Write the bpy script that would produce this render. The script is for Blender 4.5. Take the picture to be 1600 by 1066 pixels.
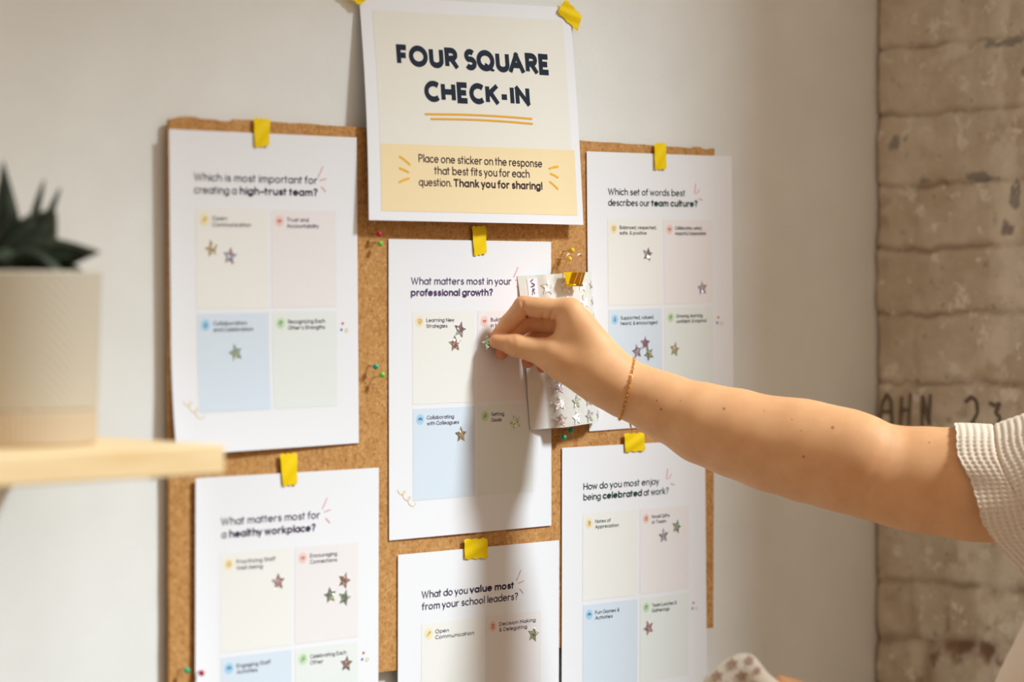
import bpy, math, random
import numpy as np
from mathutils import Matrix, Vector

for o in list(bpy.data.objects):
    bpy.data.objects.remove(o, do_unlink=True)
scene = bpy.context.scene
COL = scene.collection
rnd = random.Random(7)
Z0 = 1.45                      # height above the floor of the level the survey below is taken from


def lin(r, g, b):
    f = lambda c: (c / 255 / 12.92) if c / 255 <= 0.04045 else ((c / 255 + 0.055) / 1.055) ** 2.4
    return (f(r), f(g), f(b), 1.0)


# ------------------------------------------------------------------ camera
F_PX = 4093.4
CAM = np.array([-1.38441, -1.79448, 0.0563])
_yaw, _pit, _rol = math.radians(45.049), math.radians(0.97491), math.radians(0.08498)
_cy, _sy = math.cos(_yaw), math.sin(_yaw)
FWD = np.array([_sy * math.cos(_pit), _cy * math.cos(_pit), -math.sin(_pit)])
_r0 = np.array([_cy, -_sy, 0.0])
_u0 = np.cross(_r0, FWD)
RGT = _r0 * math.cos(_rol) + _u0 * math.sin(_rol)
UPV = np.cross(RGT, FWD)
cd = bpy.data.cameras.new('camera')
cam = bpy.data.objects.new('camera', cd)
COL.objects.link(cam)
m = Matrix.Identity(4)
for i in range(3):
    m[i][0], m[i][1], m[i][2] = RGT[i], UPV[i], -FWD[i]
    m[i][3] = CAM[i] + (Z0 if i == 2 else 0)
cam.matrix_world = m
cd.sensor_width = 36
cd.lens = F_PX * 36 / 1600
cd.clip_start = 0.05
cd.dof.use_dof = True
cd.dof.focus_distance = 2.54
cd.dof.aperture_fstop = 2.8
scene.camera = cam

# ------------------------------------------------------------------ light
world = bpy.data.worlds.new('World')
scene.world = world
world.use_nodes = True
bg = world.node_tree.nodes['Background']
bg.inputs[0].default_value = (1.0, 0.80, 0.61, 1)
_wt = world.node_tree                      # dim warm room: darker towards the floor and the far left than overhead
_tc = _wt.nodes.new('ShaderNodeTexCoord'); _dt = _wt.nodes.new('ShaderNodeVectorMath'); _dt.operation = 'DOT_PRODUCT'
_dt.inputs[1].default_value = (0.45, -0.55, 0.70); _mr = _wt.nodes.new('ShaderNodeMapRange')
_wt.links.new(_tc.outputs['Generated'], _dt.inputs[0]); _wt.links.new(_dt.outputs['Value'], _mr.inputs[0])
for _i, _v in ((1, -0.32), (2, 0.8), (3, 0.05), (4, 0.71)): _mr.inputs[_i].default_value = _v
_wt.links.new(_mr.outputs[0], bg.inputs[1])
SUN_K, SUN_M = 0.68, 1.15       # towards the sun: +x, -y, +z
sl = bpy.data.lights.new('sun', 'SUN')
sl.energy = 4.40
sl.angle = math.radians(10)
sl.color = (0.845, 0.953, 1.0)
sun = bpy.data.objects.new('sun', sl)
COL.objects.link(sun)
sun.rotation_euler = Vector((SUN_K, -1, SUN_M)).to_track_quat('Z', 'Y').to_euler()
sun.location = (2, -2, 4)

vs = scene.view_settings
vs.view_transform = 'Standard'
vs.look = 'None'
vs.gamma = 1
vs.use_curve_mapping = False
vs.exposure = 0.0
scene.cycles.use_denoising = True
scene.cycles.max_bounces = 6


# ------------------------------------------------------------------ survey helpers
def at(px, py, y):
    """place in the room (z measured from Z0) seen at a photo pixel on the plane a distance y behind the board front"""
    d = RGT * (px - 800) / F_PX - UPV * (py - 533) / F_PX + FWD
    return CAM + d * (y - CAM[1]) / d[1]


def at_depth(px, py, dep):
    d = RGT * (px - 800) / F_PX - UPV * (py - 533) / F_PX + FWD
    return CAM + d * dep


# ------------------------------------------------------------------ mesh helpers
class MB:
    def __init__(s):
        s.v = []; s.f = []

    def add(s, verts, faces):
        n = len(s.v)
        s.v += [tuple(map(float, p)) for p in verts]
        s.f += [tuple(i + n for i in f) for f in faces]

    def box(s, a, b):
        x0, y0, z0 = a; x1, y1, z1 = b
        s.add([(x0, y0, z0), (x1, y0, z0), (x1, y1, z0), (x0, y1, z0), (x0, y0, z1), (x1, y0, z1), (x1, y1, z1), (x0, y1, z1)],
              [(0, 3, 2, 1), (4, 5, 6, 7), (0, 1, 5, 4), (1, 2, 6, 5), (2, 3, 7, 6), (3, 0, 4, 7)])

    def tube(s, pts, r, n=8, closed=False):
        P = [np.array(p, float) for p in pts]
        m_ = len(P)
        rr = r if hasattr(r, '__len__') else [r] * m_
        ref = np.array([0.13, 0.21, 0.97])
        vs_ = []
        for i, p in enumerate(P):
            t = P[(i + 1) % m_] - P[i - 1] if closed else P[min(i + 1, m_ - 1)] - P[max(i - 1, 0)]
            t = t / (np.linalg.norm(t) + 1e-12)
            a = np.cross(t, ref)
            if np.linalg.norm(a) < 1e-3: a = np.cross(t, np.array([1., 0, 0]))
            a /= np.linalg.norm(a); b = np.cross(t, a)
            for k in range(n):
                w = 2 * math.pi * k / n
                vs_.append(p + rr[i] * (a * math.cos(w) + b * math.sin(w)))
        fs = []
        for i in range(m_ if closed else m_ - 1):
            j = (i + 1) % m_
            for k in range(n):
                fs.append((i * n + k, i * n + (k + 1) % n, j * n + (k + 1) % n, j * n + k))
        if not closed:
            fs.append(tuple(range(n))[::-1]); fs.append(tuple((m_ - 1) * n + k for k in range(n)))
        s.add(vs_, fs)

    def ball(s, c, r, n=14, m_=9, sc=(1, 1, 1)):
        vs_ = [(c[0], c[1], c[2] + r * sc[2])]
        for i in range(1, m_):
            a = math.pi * i / m_
            for k in range(n):
                w = 2 * math.pi * k / n
                vs_.append((c[0] + r * sc[0] * math.sin(a) * math.cos(w), c[1] + r * sc[1] * math.sin(a) * math.sin(w), c[2] + r * sc[2] * math.cos(a)))
        vs_.append((c[0], c[1], c[2] - r * sc[2]))
        fs = [(0, 1 + k, 1 + (k + 1) % n) for k in range(n)]
        for i in range(m_ - 2):
            for k in range(n):
                fs.append((1 + i * n + k, 1 + (i + 1) * n + k, 1 + (i + 1) * n + (k + 1) % n, 1 + i * n + (k + 1) % n))
        l = 1 + (m_ - 2) * n; e = len(vs_) - 1
        fs += [(l + (k + 1) % n, l + k, e) for k in range(n)]
        s.add(vs_, fs)

    def lathe(s, prof, c, n=96):
        vs_ = []; fs = []
        for r, z in prof:
            for k in range(n):
                w = 2 * math.pi * k / n
                vs_.append((c[0] + r * math.cos(w), c[1] + r * math.sin(w), c[2] + z))
        for i in range(len(prof) - 1):
            for k in range(n):
                fs.append((i * n + k, i * n + (k + 1) % n, (i + 1) * n + (k + 1) % n, (i + 1) * n + k))
        s.add(vs_, fs)

    def grid(s, P):
        """P[i][j] points, one sheet of quads"""
        a, b = len(P), len(P[0])
        s.add([p for r in P for p in r], [(i * b + j, i * b + j + 1, (i + 1) * b + j + 1, (i + 1) * b + j) for i in range(a - 1) for j in range(b - 1)])

    def build(s, name, mat, parent=None, origin=None, smooth=False, bevel=0, loc=None, z0=True):
        me = bpy.data.meshes.new(name)
        V = np.array(s.v, float)
        if origin is not None: V = V - np.array(origin)
        me.from_pydata(V.tolist(), [], s.f)
        me.validate()
        me.materials.append(mat)
        if smooth:
            me.polygons.foreach_set('use_smooth', [True] * len(me.polygons))
        o = bpy.data.objects.new(name, me)
        COL.objects.link(o)
        if parent is not None: o.parent = parent
        elif origin is not None: o.location = (origin[0], origin[1], origin[2] + Z0)
        else: o.location = (0, 0, Z0)
        if bevel:
            b = o.modifiers.new('bevel', 'BEVEL'); b.width = bevel; b.segments = 3; b.limit_method = 'ANGLE'
        return o


def tag(o, label, cat, group=None):
    o['label'] = label; o['category'] = cat
    if group: o['group'] = group
    return o


def thing(name, loc, label, cat, group=None):
    o = bpy.data.objects.new(name, None)
    COL.objects.link(o)
    o.empty_display_size = 0.02
    o.location = (loc[0], loc[1], loc[2] + Z0)
    return tag(o, label, cat, group)


def struct(o):
    o['kind'] = 'structure'
    return o


# ------------------------------------------------------------------ materials
class NT:
    def __init__(s, name):
        s.m = bpy.data.materials.new(name); s.m.use_nodes = True
        s.t = s.m.node_tree; s.b = s.t.nodes['Principled BSDF']

    def n(s, kind, **kw):
        x = s.t.nodes.new(kind)
        for k, v in kw.items():
            if k.startswith('i_'):
                k = k[2:]; k = int(k) if k.isdigit() else k.replace('_', ' ')
                x.inputs[k].default_value = v
            else: setattr(x, k, v)
        return x

    def l(s, a, b): s.t.links.new(a, b)

    def noise(s, scale, detail=4, rough=0.55, coord='Object', vec=None):
        n = s.n('ShaderNodeTexNoise'); n.inputs['Scale'].default_value = scale
        n.inputs['Detail'].default_value = detail; n.inputs['Roughness'].default_value = rough
        if vec is None:
            if not hasattr(s, 'tc'): s.tc = s.n('ShaderNodeTexCoord')
            vec = s.tc.outputs[coord]
        s.l(vec, n.inputs['Vector']); return n

    def ramp(s, src, stops):
        r = s.n('ShaderNodeValToRGB'); e = r.color_ramp.elements
        while len(e) < len(stops): e.new(0.5)
        for x, (p, c) in zip(e, stops): x.position = p; x.color = c
        s.l(src, r.inputs[0]); return r

    def mix(s, fac, a, b, mode='MIX'):
        x = s.n('ShaderNodeMix', data_type='RGBA', blend_type=mode)
        for sock, v in ((x.inputs[0], fac), (x.inputs[6], a), (x.inputs[7], b)):
            if hasattr(v, 'default_value') or hasattr(v, 'is_output'): s.l(v, sock)
            else: sock.default_value = v
        return x.outputs[2]

    def bump(s, h, strength, dist):
        b = s.n('ShaderNodeBump'); b.inputs['Strength'].default_value = strength; b.inputs['Distance'].default_value = dist
        s.l(h, b.inputs['Height']); s.l(b.outputs[0], s.b.inputs['Normal']); return b


def flat(name, col, rough=0.6, metal=0.0, spec=0.5, **kw):
    t = NT(name)
    t.b.inputs['Base Color'].default_value = col
    t.b.inputs['Roughness'].default_value = rough
    t.b.inputs['Metallic'].default_value = metal
    t.b.inputs['Specular IOR Level'].default_value = spec
    for k, v in kw.items(): t.b.inputs[k.replace('_', ' ')].default_value = v
    return t.m


_ink = {}
def ink(r, g, b, rough=0.75):
    k = (r, g, b)
    if k not in _ink: _ink[k] = flat('ink', lin(r, g, b), rough, spec=0.15)
    return _ink[k]


def m_wall():
    t = NT('painted_plaster')
    n = t.noise(9, 5)
    c = t.ramp(n.outputs[0], [(0.3, lin(231, 232, 229)), (0.75, lin(240, 241, 239))])
    t.l(c.outputs[0], t.b.inputs['Base Color'])
    t.b.inputs['Roughness'].default_value = 0.7; t.b.inputs['Specular IOR Level'].default_value = 0.2
    t.bump(t.noise(220, 6).outputs[0], 0.12, 0.002)
    return t.m


def m_cork():
    t = NT('cork')
    tc = t.n('ShaderNodeTexCoord')
    v = t.n('ShaderNodeTexVoronoi', i_Scale=420.0); t.l(tc.outputs['Object'], v.inputs['Vector'])
    n = t.noise(160, 6, 0.65, vec=tc.outputs['Object'])
    c1 = t.ramp(v.outputs['Color'], [(0.05, lin(150, 100, 52)), (0.35, lin(192, 140, 84)), (0.7, lin(205, 155, 98)), (0.97, lin(226, 186, 134))])
    c2 = t.ramp(n.outputs[0], [(0.3, lin(168, 112, 58)), (0.5, lin(196, 144, 86)), (0.72, lin(214, 166, 108))])
    n2 = t.noise(900, 3, vec=tc.outputs['Object'])
    sp = t.ramp(n2.outputs[0], [(0.62, (0, 0, 0, 1)), (0.72, (1, 1, 1, 1))])
    c = t.mix(0.5, c1.outputs[0], c2.outputs[0])
    c = t.mix(sp.outputs[0], c, lin(150, 98, 52))
    t.l(c, t.b.inputs['Base Color'])
    t.b.inputs['Roughness'].default_value = 0.85; t.b.inputs['Specular IOR Level'].default_value = 0.15
    t.bump(n.outputs[0], 0.5, 0.0015)
    return t.m


def m_paper():
    t = NT('white_paper')
    t.b.inputs['Base Color'].default_value = lin(240, 241, 246)
    t.b.inputs['Roughness'].default_value = 0.65; t.b.inputs['Specular IOR Level'].default_value = 0.2
    return t.m


def m_tape():
    t = NT('yellow_washi_tape')
    n = t.noise(900, 3)
    c = t.ramp(n.outputs[0], [(0.3, lin(246, 208, 0)), (0.7, lin(250, 216, 4))])
    t.l(c.outputs[0], t.b.inputs['Base Color'])
    t.b.inputs['Roughness'].default_value = 0.6; t.b.inputs['Specular IOR Level'].default_value = 0.25
    t.bump(n.outputs[0], 0.15, 0.0004)
    return t.m


def m_holo(name, sat=0.34, val=0.82, scale=620):
    """prismatic foil: little facets, each with a tilt and a hue of its own"""
    t = NT(name)
    tc = t.n('ShaderNodeTexCoord'); oi = t.n('ShaderNodeObjectInfo')
    add = t.n('ShaderNodeVectorMath', operation='ADD'); mul = t.n('ShaderNodeVectorMath', operation='SCALE')
    cmb = t.n('ShaderNodeCombineXYZ')
    for i in range(3): t.l(oi.outputs['Random'], cmb.inputs[i])
    mul.inputs['Scale'].default_value = 3.7
    t.l(cmb.outputs[0], mul.inputs[0]); t.l(tc.outputs['Object'], add.inputs[0]); t.l(mul.outputs[0], add.inputs[1])
    v = t.n('ShaderNodeTexVoronoi', i_Scale=float(scale)); t.l(add.outputs[0], v.inputs['Vector'])
    big = t.n('ShaderNodeTexVoronoi', i_Scale=float(scale) * 0.36); t.l(add.outputs[0], big.inputs['Vector'])
    sep = t.n('ShaderNodeSeparateColor'); t.l(v.outputs['Color'], sep.inputs[0])
    sb = t.n('ShaderNodeSeparateColor'); t.l(big.outputs['Color'], sb.inputs[0])
    hue = t.n('ShaderNodeCombineColor', mode='HSV')
    hm = t.n('ShaderNodeMath', operation='MULTIPLY_ADD'); hm.inputs[1].default_value = 0.5
    t.l(sep.outputs[0], hm.inputs[0]); t.l(oi.outputs['Random'], hm.inputs[2])
    hf = t.n('ShaderNodeMath', operation='FRACT'); t.l(hm.outputs[0], hf.inputs[0])
    t.l(hf.outputs[0], hue.inputs[0]); hue.inputs[1].default_value = sat
    vm = t.n('ShaderNodeMapRange', i_3=val * 0.7, i_4=val * 1.3); t.l(sb.outputs[1], vm.inputs[0]); t.l(vm.outputs[0], hue.inputs[2])
    t.l(hue.outputs[0], t.b.inputs['Base Color'])
    geo = t.n('ShaderNodeNewGeometry')
    s1 = t.n('ShaderNodeVectorMath', operation='SUBTRACT'); s1.inputs[1].default_value = (0.5, 0.5, 0.5); t.l(v.outputs['Color'], s1.inputs[0])
    s2 = t.n('ShaderNodeVectorMath', operation='SCALE'); s2.inputs['Scale'].default_value = 0.75; t.l(s1.outputs[0], s2.inputs[0])
    s3 = t.n('ShaderNodeVectorMath', operation='ADD'); t.l(geo.outputs['Normal'], s3.inputs[0]); t.l(s2.outputs[0], s3.inputs[1])
    s4 = t.n('ShaderNodeVectorMath', operation='NORMALIZE'); t.l(s3.outputs[0], s4.inputs[0])
    t.l(s4.outputs[0], t.b.inputs['Normal'])
    t.b.inputs['Metallic'].default_value = 0.9; t.b.inputs['Roughness'].default_value = 0.22
    return t.m


def m_wood():
    t = NT('pine')
    tc = t.n('ShaderNodeTexCoord'); mp = t.n('ShaderNodeMapping'); mp.inputs['Scale'].default_value = (3, 30, 40)
    t.l(tc.outputs['Object'], mp.inputs[0])
    n = t.noise(3, 5, vec=mp.outputs[0])
    c = t.ramp(n.outputs[0], [(0.3, lin(242, 208, 154)), (0.5, lin(249, 221, 172)), (0.75, lin(252, 230, 186))])
    t.l(c.outputs[0], t.b.inputs['Base Color']); t.b.inputs['Roughness'].default_value = 0.5
    t.b.inputs['Specular IOR Level'].default_value = 0.3
    return t.m


def m_brick():
    t = NT('painted_old_brick')
    tc = t.n('ShaderNodeTexCoord'); V = tc.outputs['Object']
    at_ = t.n('ShaderNodeAttribute', attribute_name='wear')
    sep = t.n('ShaderNodeSeparateColor'); t.l(at_.outputs['Color'], sep.inputs[0])
    n1 = t.noise(14, 8, 0.62, vec=V)
    base = t.ramp(n1.outputs[0], [(0.28, lin(200, 180, 152)), (0.5, lin(220, 205, 182)), (0.72, lin(240, 228, 210))])
    n2 = t.noise(32, 8, 0.7, vec=V)
    chips = t.ramp(n2.outputs[0], [(0.57, (0, 0, 0, 1)), (0.60, (1, 1, 1, 1))])
    c = t.mix(chips.outputs[0], base.outputs[0], lin(246, 236, 218))
    n3 = t.noise(75, 5, 0.6, vec=V)
    dk = t.ramp(n3.outputs[0], [(0.64, (0, 0, 0, 1)), (0.68, (1, 1, 1, 1))])
    dm = t.n('ShaderNodeMath', operation='MULTIPLY'); dm.inputs[1].default_value = 0.45; t.l(dk.outputs[0], dm.inputs[0])
    c = t.mix(dm.outputs[0], c, lin(120, 96, 74))
    c = t.mix(sep.outputs[0], c, lin(152, 122, 98))     # joints, raw mortar
    c = t.mix(sep.outputs[1], c, lin(138, 130, 126))   # grey bare patches
    c = t.mix(sep.outputs[2], c, lin(244, 232, 212))   # pale flaked paint
    t.l(c, t.b.inputs['Base Color'])
    t.b.inputs['Roughness'].default_value = 0.8; t.b.inputs['Specular IOR Level'].default_value = 0.2
    t.bump(n2.outputs[0], 0.8, 0.006)
    return t.m


M = dict(wall=m_wall(), cork=m_cork(), paper=m_paper(), tape=m_tape(), holo=m_holo('prismatic_foil'), wood=m_wood(), brick=m_brick(),
         gold=flat('brass', lin(236, 190, 60), 0.22, 1.0), clip=flat('yellow_brass', lin(252, 206, 30), 0.2, 1.0),
         rose=flat('rose_wire', lin(246, 206, 186), 0.3, 0.75), chain=flat('gold_chain', lin(240, 178, 92), 0.25, 1.0),
         steel=flat('steel', lin(190, 186, 180), 0.25, 1.0), floor=flat('floorboards', lin(112, 88, 66), 0.5),
         soil=flat('potting_soil', lin(38, 28, 20), 0.9), mark=flat('dark_marker', lin(118, 104, 92), 0.8))
# ------------------------------------------------------------------ the setting
WY = 0.009                      # wall plane, behind the cork board
CX = 1.003                      # corner with the brick wall
FLOOR = -Z0
b = MB(); b.add([(-2.2, WY, FLOOR), (CX + 0.05, WY, FLOOR), (CX + 0.05, WY, 3.2), (-2.2, WY, 3.2), (-2.2, WY + .1, FLOOR), (CX + 0.05, WY + .1, FLOOR), (CX + 0.05, WY + .1, 3.2), (-2.2, WY + .1, 3.2)],
                [(0, 1, 2, 3), (7, 6, 5, 4), (0, 3, 7, 4), (1, 5, 6, 2), (3, 2, 6, 7), (0, 4, 5, 1)])
struct(b.build('wall_back', M['wall']))
b = MB(); b.box((-2.2, -3.4, FLOOR - .05), (1.5, WY + .1, FLOOR)); struct(b.build('floor', M['floor']))


def vnoise(x, y, seed=0):
    x = np.asarray(x, float); y = np.asarray(y, float)
    xi = np.floor(x).astype(np.int64); yi = np.floor(y).astype(np.int64)
    fx = x - xi; fy = y - yi
    fx = fx * fx * (3 - 2 * fx); fy = fy * fy * (3 - 2 * fy)
    h = lambda a, c: np.modf(np.abs(np.sin(a * 127.1 + c * 311.7 + seed * 74.7) * 43758.5453))[0]
    return (h(xi, yi) * (1 - fx) + h(xi + 1, yi) * fx) * (1 - fy) + (h(xi, yi + 1) * (1 - fx) + h(xi + 1, yi + 1) * fx) * fy


def fbm(x, y, seed=0, o=4):
    return sum(vnoise(x * 2 ** k, y * 2 ** k, seed + k) / 2 ** k for k in range(o)) / sum(1 / 2 ** k for k in range(o))


def brick_wall():
    ys = np.arange(-0.0116, 0.2621, 0.0022)
    zs = np.concatenate([np.arange(FLOOR, -0.5, 0.02), np.arange(-0.5, 0.5, 0.0028), np.arange(0.5, 3.2, 0.02)])
    Yg, Zg = np.meshgrid(ys, zs)
    joints = [.336, .261, .1824, .111, .039, -.039, -.115, -.19, -.262, -.330, -.405]
    joints = [.336 + .0745 * k for k in range(40, 0, -1)] + joints + [-.405 - .0745 * k for k in range(1, 16)]
    wob = (fbm(Yg * 22, Zg * 3, 3) - .5) * .010 + (fbm(Yg * 90, Zg * 10, 9, 3) - .5) * .006
    d = np.full(Yg.shape, 9.0); row = np.zeros(Yg.shape, int)
    for i, j in enumerate(joints):
        dj = np.abs(Zg + wob - j)
        d = np.minimum(d, dj); row += (Zg + wob < j)
    voff = np.where(row % 2 == 0, 0.150, 0.045) + (fbm(row * 3.1, row * 1.7, 5) - .5) * .04
    dv = np.abs(Yg - voff + (fbm(Yg * 40, Zg * 40, 21) - .5) * .008)
    low = 1 / (1 + np.exp((Zg + .285) * 60))              # rougher courses near the bottom
    vis = fbm(Yg * 16, Zg * 16, 12)
    wj = 0.0022 + 0.004 * np.clip(vis - .45, 0, 1) + low * .006
    gj = np.exp(-(d / wj) ** 2); gv = np.exp(-(dv / (0.003 + low * .006)) ** 2) * (0.28 + low * .6)
    chip = np.clip((fbm(Yg * 55, Zg * 55, 30) - .66) * 9, 0, 1) * np.clip((fbm(Yg * 9, Zg * 9, 41) - .4) * 4, 0, 1)
    h = -0.0042 * gj - 0.004 * gv + (fbm(Yg * 18, Zg * 18, 2) - .5) * .011 + (fbm(Yg * 120, Zg * 120, 7, 3) - .5) * .0014 - chip * .003
    h += (fbm(row * 5.3, row * 0 + 2.2, 8, 1) - .5) * .003
    edge = np.exp(-((Yg + .009) / (.0022 + .0030 * fbm(Zg * 60, Zg * 7, 55))) ** 2)
    h -= edge * .004
    b = MB()
    P = np.stack([CX - h, -Yg, Zg], -1)
    b.grid(P.tolist())
    # unseen window reveal, splay shaped to fade sun on the back wall; outer face
    for (xa, ya), (xb, yb) in (((CX + .001, -.2620), (1.37, -1.066)), ((1.37, -1.066), (1.62, -1.066)), ((1.62, -1.066), (1.62, .2)), ((1.62, .2), (CX, .2))):
        b.add([(xa, ya, FLOOR), (xb, yb, FLOOR), (xb, yb, 3.2), (xa, ya, 3.2)], [(0, 1, 2, 3)])
    o = struct(b.build('wall_right', M['brick'], smooth=True))
    c = o.data.color_attributes.new('wear', 'FLOAT_COLOR', 'POINT')
    N = len(o.data.vertices); A = np.zeros((N, 4), np.float32); A[:, 3] = 1
    dirt = np.clip(gj * (0.25 + 0.9 * np.clip((vis - .42) * 4, 0, 1)) + gv * .6, 0, 1) * .55 + chip * .6 + edge * .9
    band = np.exp(-((Zg + .330 + wob) / .012) ** 2) * np.clip((vis - .3) * 3, 0, 1) * .5
    stem = np.exp(-((Yg - .067) / .009) ** 2) * (Zg < -.325) * .6
    dirt = np.clip(dirt + band + stem, 0, 1)
    grey = np.zeros(Yg.shape)
    for (cy_, cz_, ry, rz) in ((.026, .228, .011, .013), (.142, .187, .030, .006), (.176, .164, .008, .020), (.166, .132, .010, .009), (.156, .331, .034, .004), (.062, .187, .008, .007), (.19, .30, .004, .006)):
        q = ((Yg - cy_) / ry) ** 2 + ((Zg - cz_) / rz) ** 2 + (fbm(Yg * 110, Zg * 110, 61) - .5) * 4.5
        grey = np.maximum(grey, np.clip((1.0 - q) * 2, 0, 1))
    pale = np.clip((fbm(Yg * 13 + 3, Zg * 9, 71) - .52 + (Yg - .12) * 1.6) * 9, 0, 1) * np.clip((fbm(Yg * 70, Zg * 70, 75) - .36) * 5, 0, 1) * .8
    strip = np.exp(-((Yg - .168) / .017) ** 2) * (Zg > .06) * np.clip((fbm(Yg * 45, Zg * 22, 91) - .40) * 7, 0, 1)
    pale = np.maximum(pale, strip * .95) * (1 - grey)
    A[:P.shape[0] * P.shape[1], 0] = dirt.ravel(); A[:P.shape[0] * P.shape[1], 1] = (grey * .75).ravel(); A[:P.shape[0] * P.shape[1], 2] = pale.ravel()
    c.data.foreach_set('color', A.ravel())
    # hand lettering on the paint
    L = {'A': [[(0, 0), (.05, .7), (.3, 1), (.55, .8), (.62, 0)], [(.1, .42), (.58, .42)]], 'H': [[(.08, .95), (0, 0)], [(.6, 1.05), (.52, 0)], [(0, .5), (.56, .52)]],
         'N': [[(0, 0), (.08, 1)], [(.08, 1), (.5, .05)], [(.5, .05), (.56, 1.05)]], '2': [[(0, .85), (.3, 1), (.6, .85), (.62, .5), (.3, .1), (0, 0)], [(0, 0), (.7, .06)]],
         '3': [[(0, .95), (.3, .85), (.55, .95)], [(.55, .95), (.3, .6)], [(.3, .6), (.58, .45), (.5, .1), (.1, 0)]]}
    b = MB()
    for ch, y0, h_, w in (('A', .000, .034, .72), ('H', .026, .034, .72), ('N', .056, .034, .60), ('2', .114, .034, .80), ('3', .147, .030, .80)):
        for st in L[ch]:
            pts = []
            for (p, q) in zip(st[:-1], st[1:]):
                for k in range(5):
                    f = k / 4; pts.append((p[0] + (q[0] - p[0]) * f, p[1] + (q[1] - p[1]) * f))
            W = []
            for (x, z) in pts:
                yy = y0 + x * h_ * w; zz = -.0875 + z * h_
                iy = int(np.clip(np.searchsorted(ys, yy), 0, len(ys) - 1)); iz = int(np.clip(np.searchsorted(zs, zz), 0, len(zs) - 1))
                W.append((CX - h[iz, iy] - .0002, -yy, zz))
            b.tube(W, [.0020 + .0006 * rnd.random() for _ in W], 6)
    s = b.build('lettering', M['mark'], parent=o); s['kind'] = 'structure'; s['label'] = 'dark hand lettering AHN 23'


brick_wall()
# unseen sun blocker added over the opening; its raking edge dims the upper wall
zh, rake = 0.900, 0.810
b = MB()
y0_, y1_ = -1.066, -3.3
for x in (1.40, 1.62):
    b.add([(x, y0_, zh - rake * y0_), (x, y1_, zh - rake * y1_), (x, y1_, 6.5), (x, y0_, 6.5)], [(0, 1, 2, 3)])
b.add([(1.40, y0_, zh - rake * y0_), (1.62, y0_, zh - rake * y0_), (1.62, y1_, zh - rake * y1_), (1.40, y1_, zh - rake * y1_)], [(0, 1, 2, 3)])
b.box((1.40, .2, 3.2), (1.62, -1.066, 6.5))
struct(b.build('sun_blocker', M['brick']))

# ------------------------------------------------------------------ cork board
def board():
    b = MB()
    x0, x1, z0, z1 = -.0025, .7137, -.2920, .2112
    n = 150
    def jag(k, s): return (fbm(k * 37.0, s * 3.3, 17 + s, 3) - .5) * .0016
    top = []
    for k in range(n + 1):
        x = x0 + (x1 - x0) * k / n
        z = z1 + jag(k / n, 1)
        if x < x0 + .016: z -= .004 * (1 - (x - x0) / .016)
        if x0 + .030 < x < x0 + .070: z -= .0035 * (fbm(k * .9, 1, 4, 2))
        if x > x1 - .040: z += .0012 * math.sin(k * 1.1)
        top.append((x, z))
    right = [(x1 + jag(k / n, 2), z1 + (z0 - z1) * k / 60) for k in range(1, 60)]
    bot = [(x1 + (x0 - x1) * k / n, z0 + jag(k / n, 3)) for k in range(n + 1)]
    left = [(x0 + jag(k / n, 4), z0 + (z1 - z0) * k / 60) for k in range(1, 60)]
    R = top + right + bot + left
    N = len(R)
    V = [(x, 0.0, z) for x, z in R] + [(x, .0036, z) for x, z in R]
    b.add(V, [tuple(range(N))[::-1], tuple(range(N, 2 * N))] + [(i, (i + 1) % N, N + (i + 1) % N, N + i) for i in range(N)])
    o = b.build('cork_board', M['cork'], origin=(0.346, WY, -.04))
    for a, c in (((x0 + .03, .0036, z0 + .02), (x1 - .03, WY, z0 + .05)), ((x0 + .03, .0036, z1 - .05), (x1 - .03, WY, z1 - .02))):
        f = MB(); f.box(a, c); f.build('batten', M['wood'], o, (0.346, WY, -.04))
    tag(o, 'rectangular cork pin board with chipped top edge on the white wall', 'cork board')


board()
# ------------------------------------------------------------------ monoline lettering
def arc(cx, cy, rx, ry, a0, a1, n=14):
    n = max(4, int(n * abs(a1 - a0) / 180) + 2)
    return [(cx + rx * math.cos(math.radians(a0 + (a1 - a0) * k / (n - 1))), cy + ry * math.sin(math.radians(a0 + (a1 - a0) * k / (n - 1)))) for k in range(n)]


def ring(cx, cy, rx, ry): return arc(cx, cy, rx, ry, 0, 360, 12)


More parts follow.
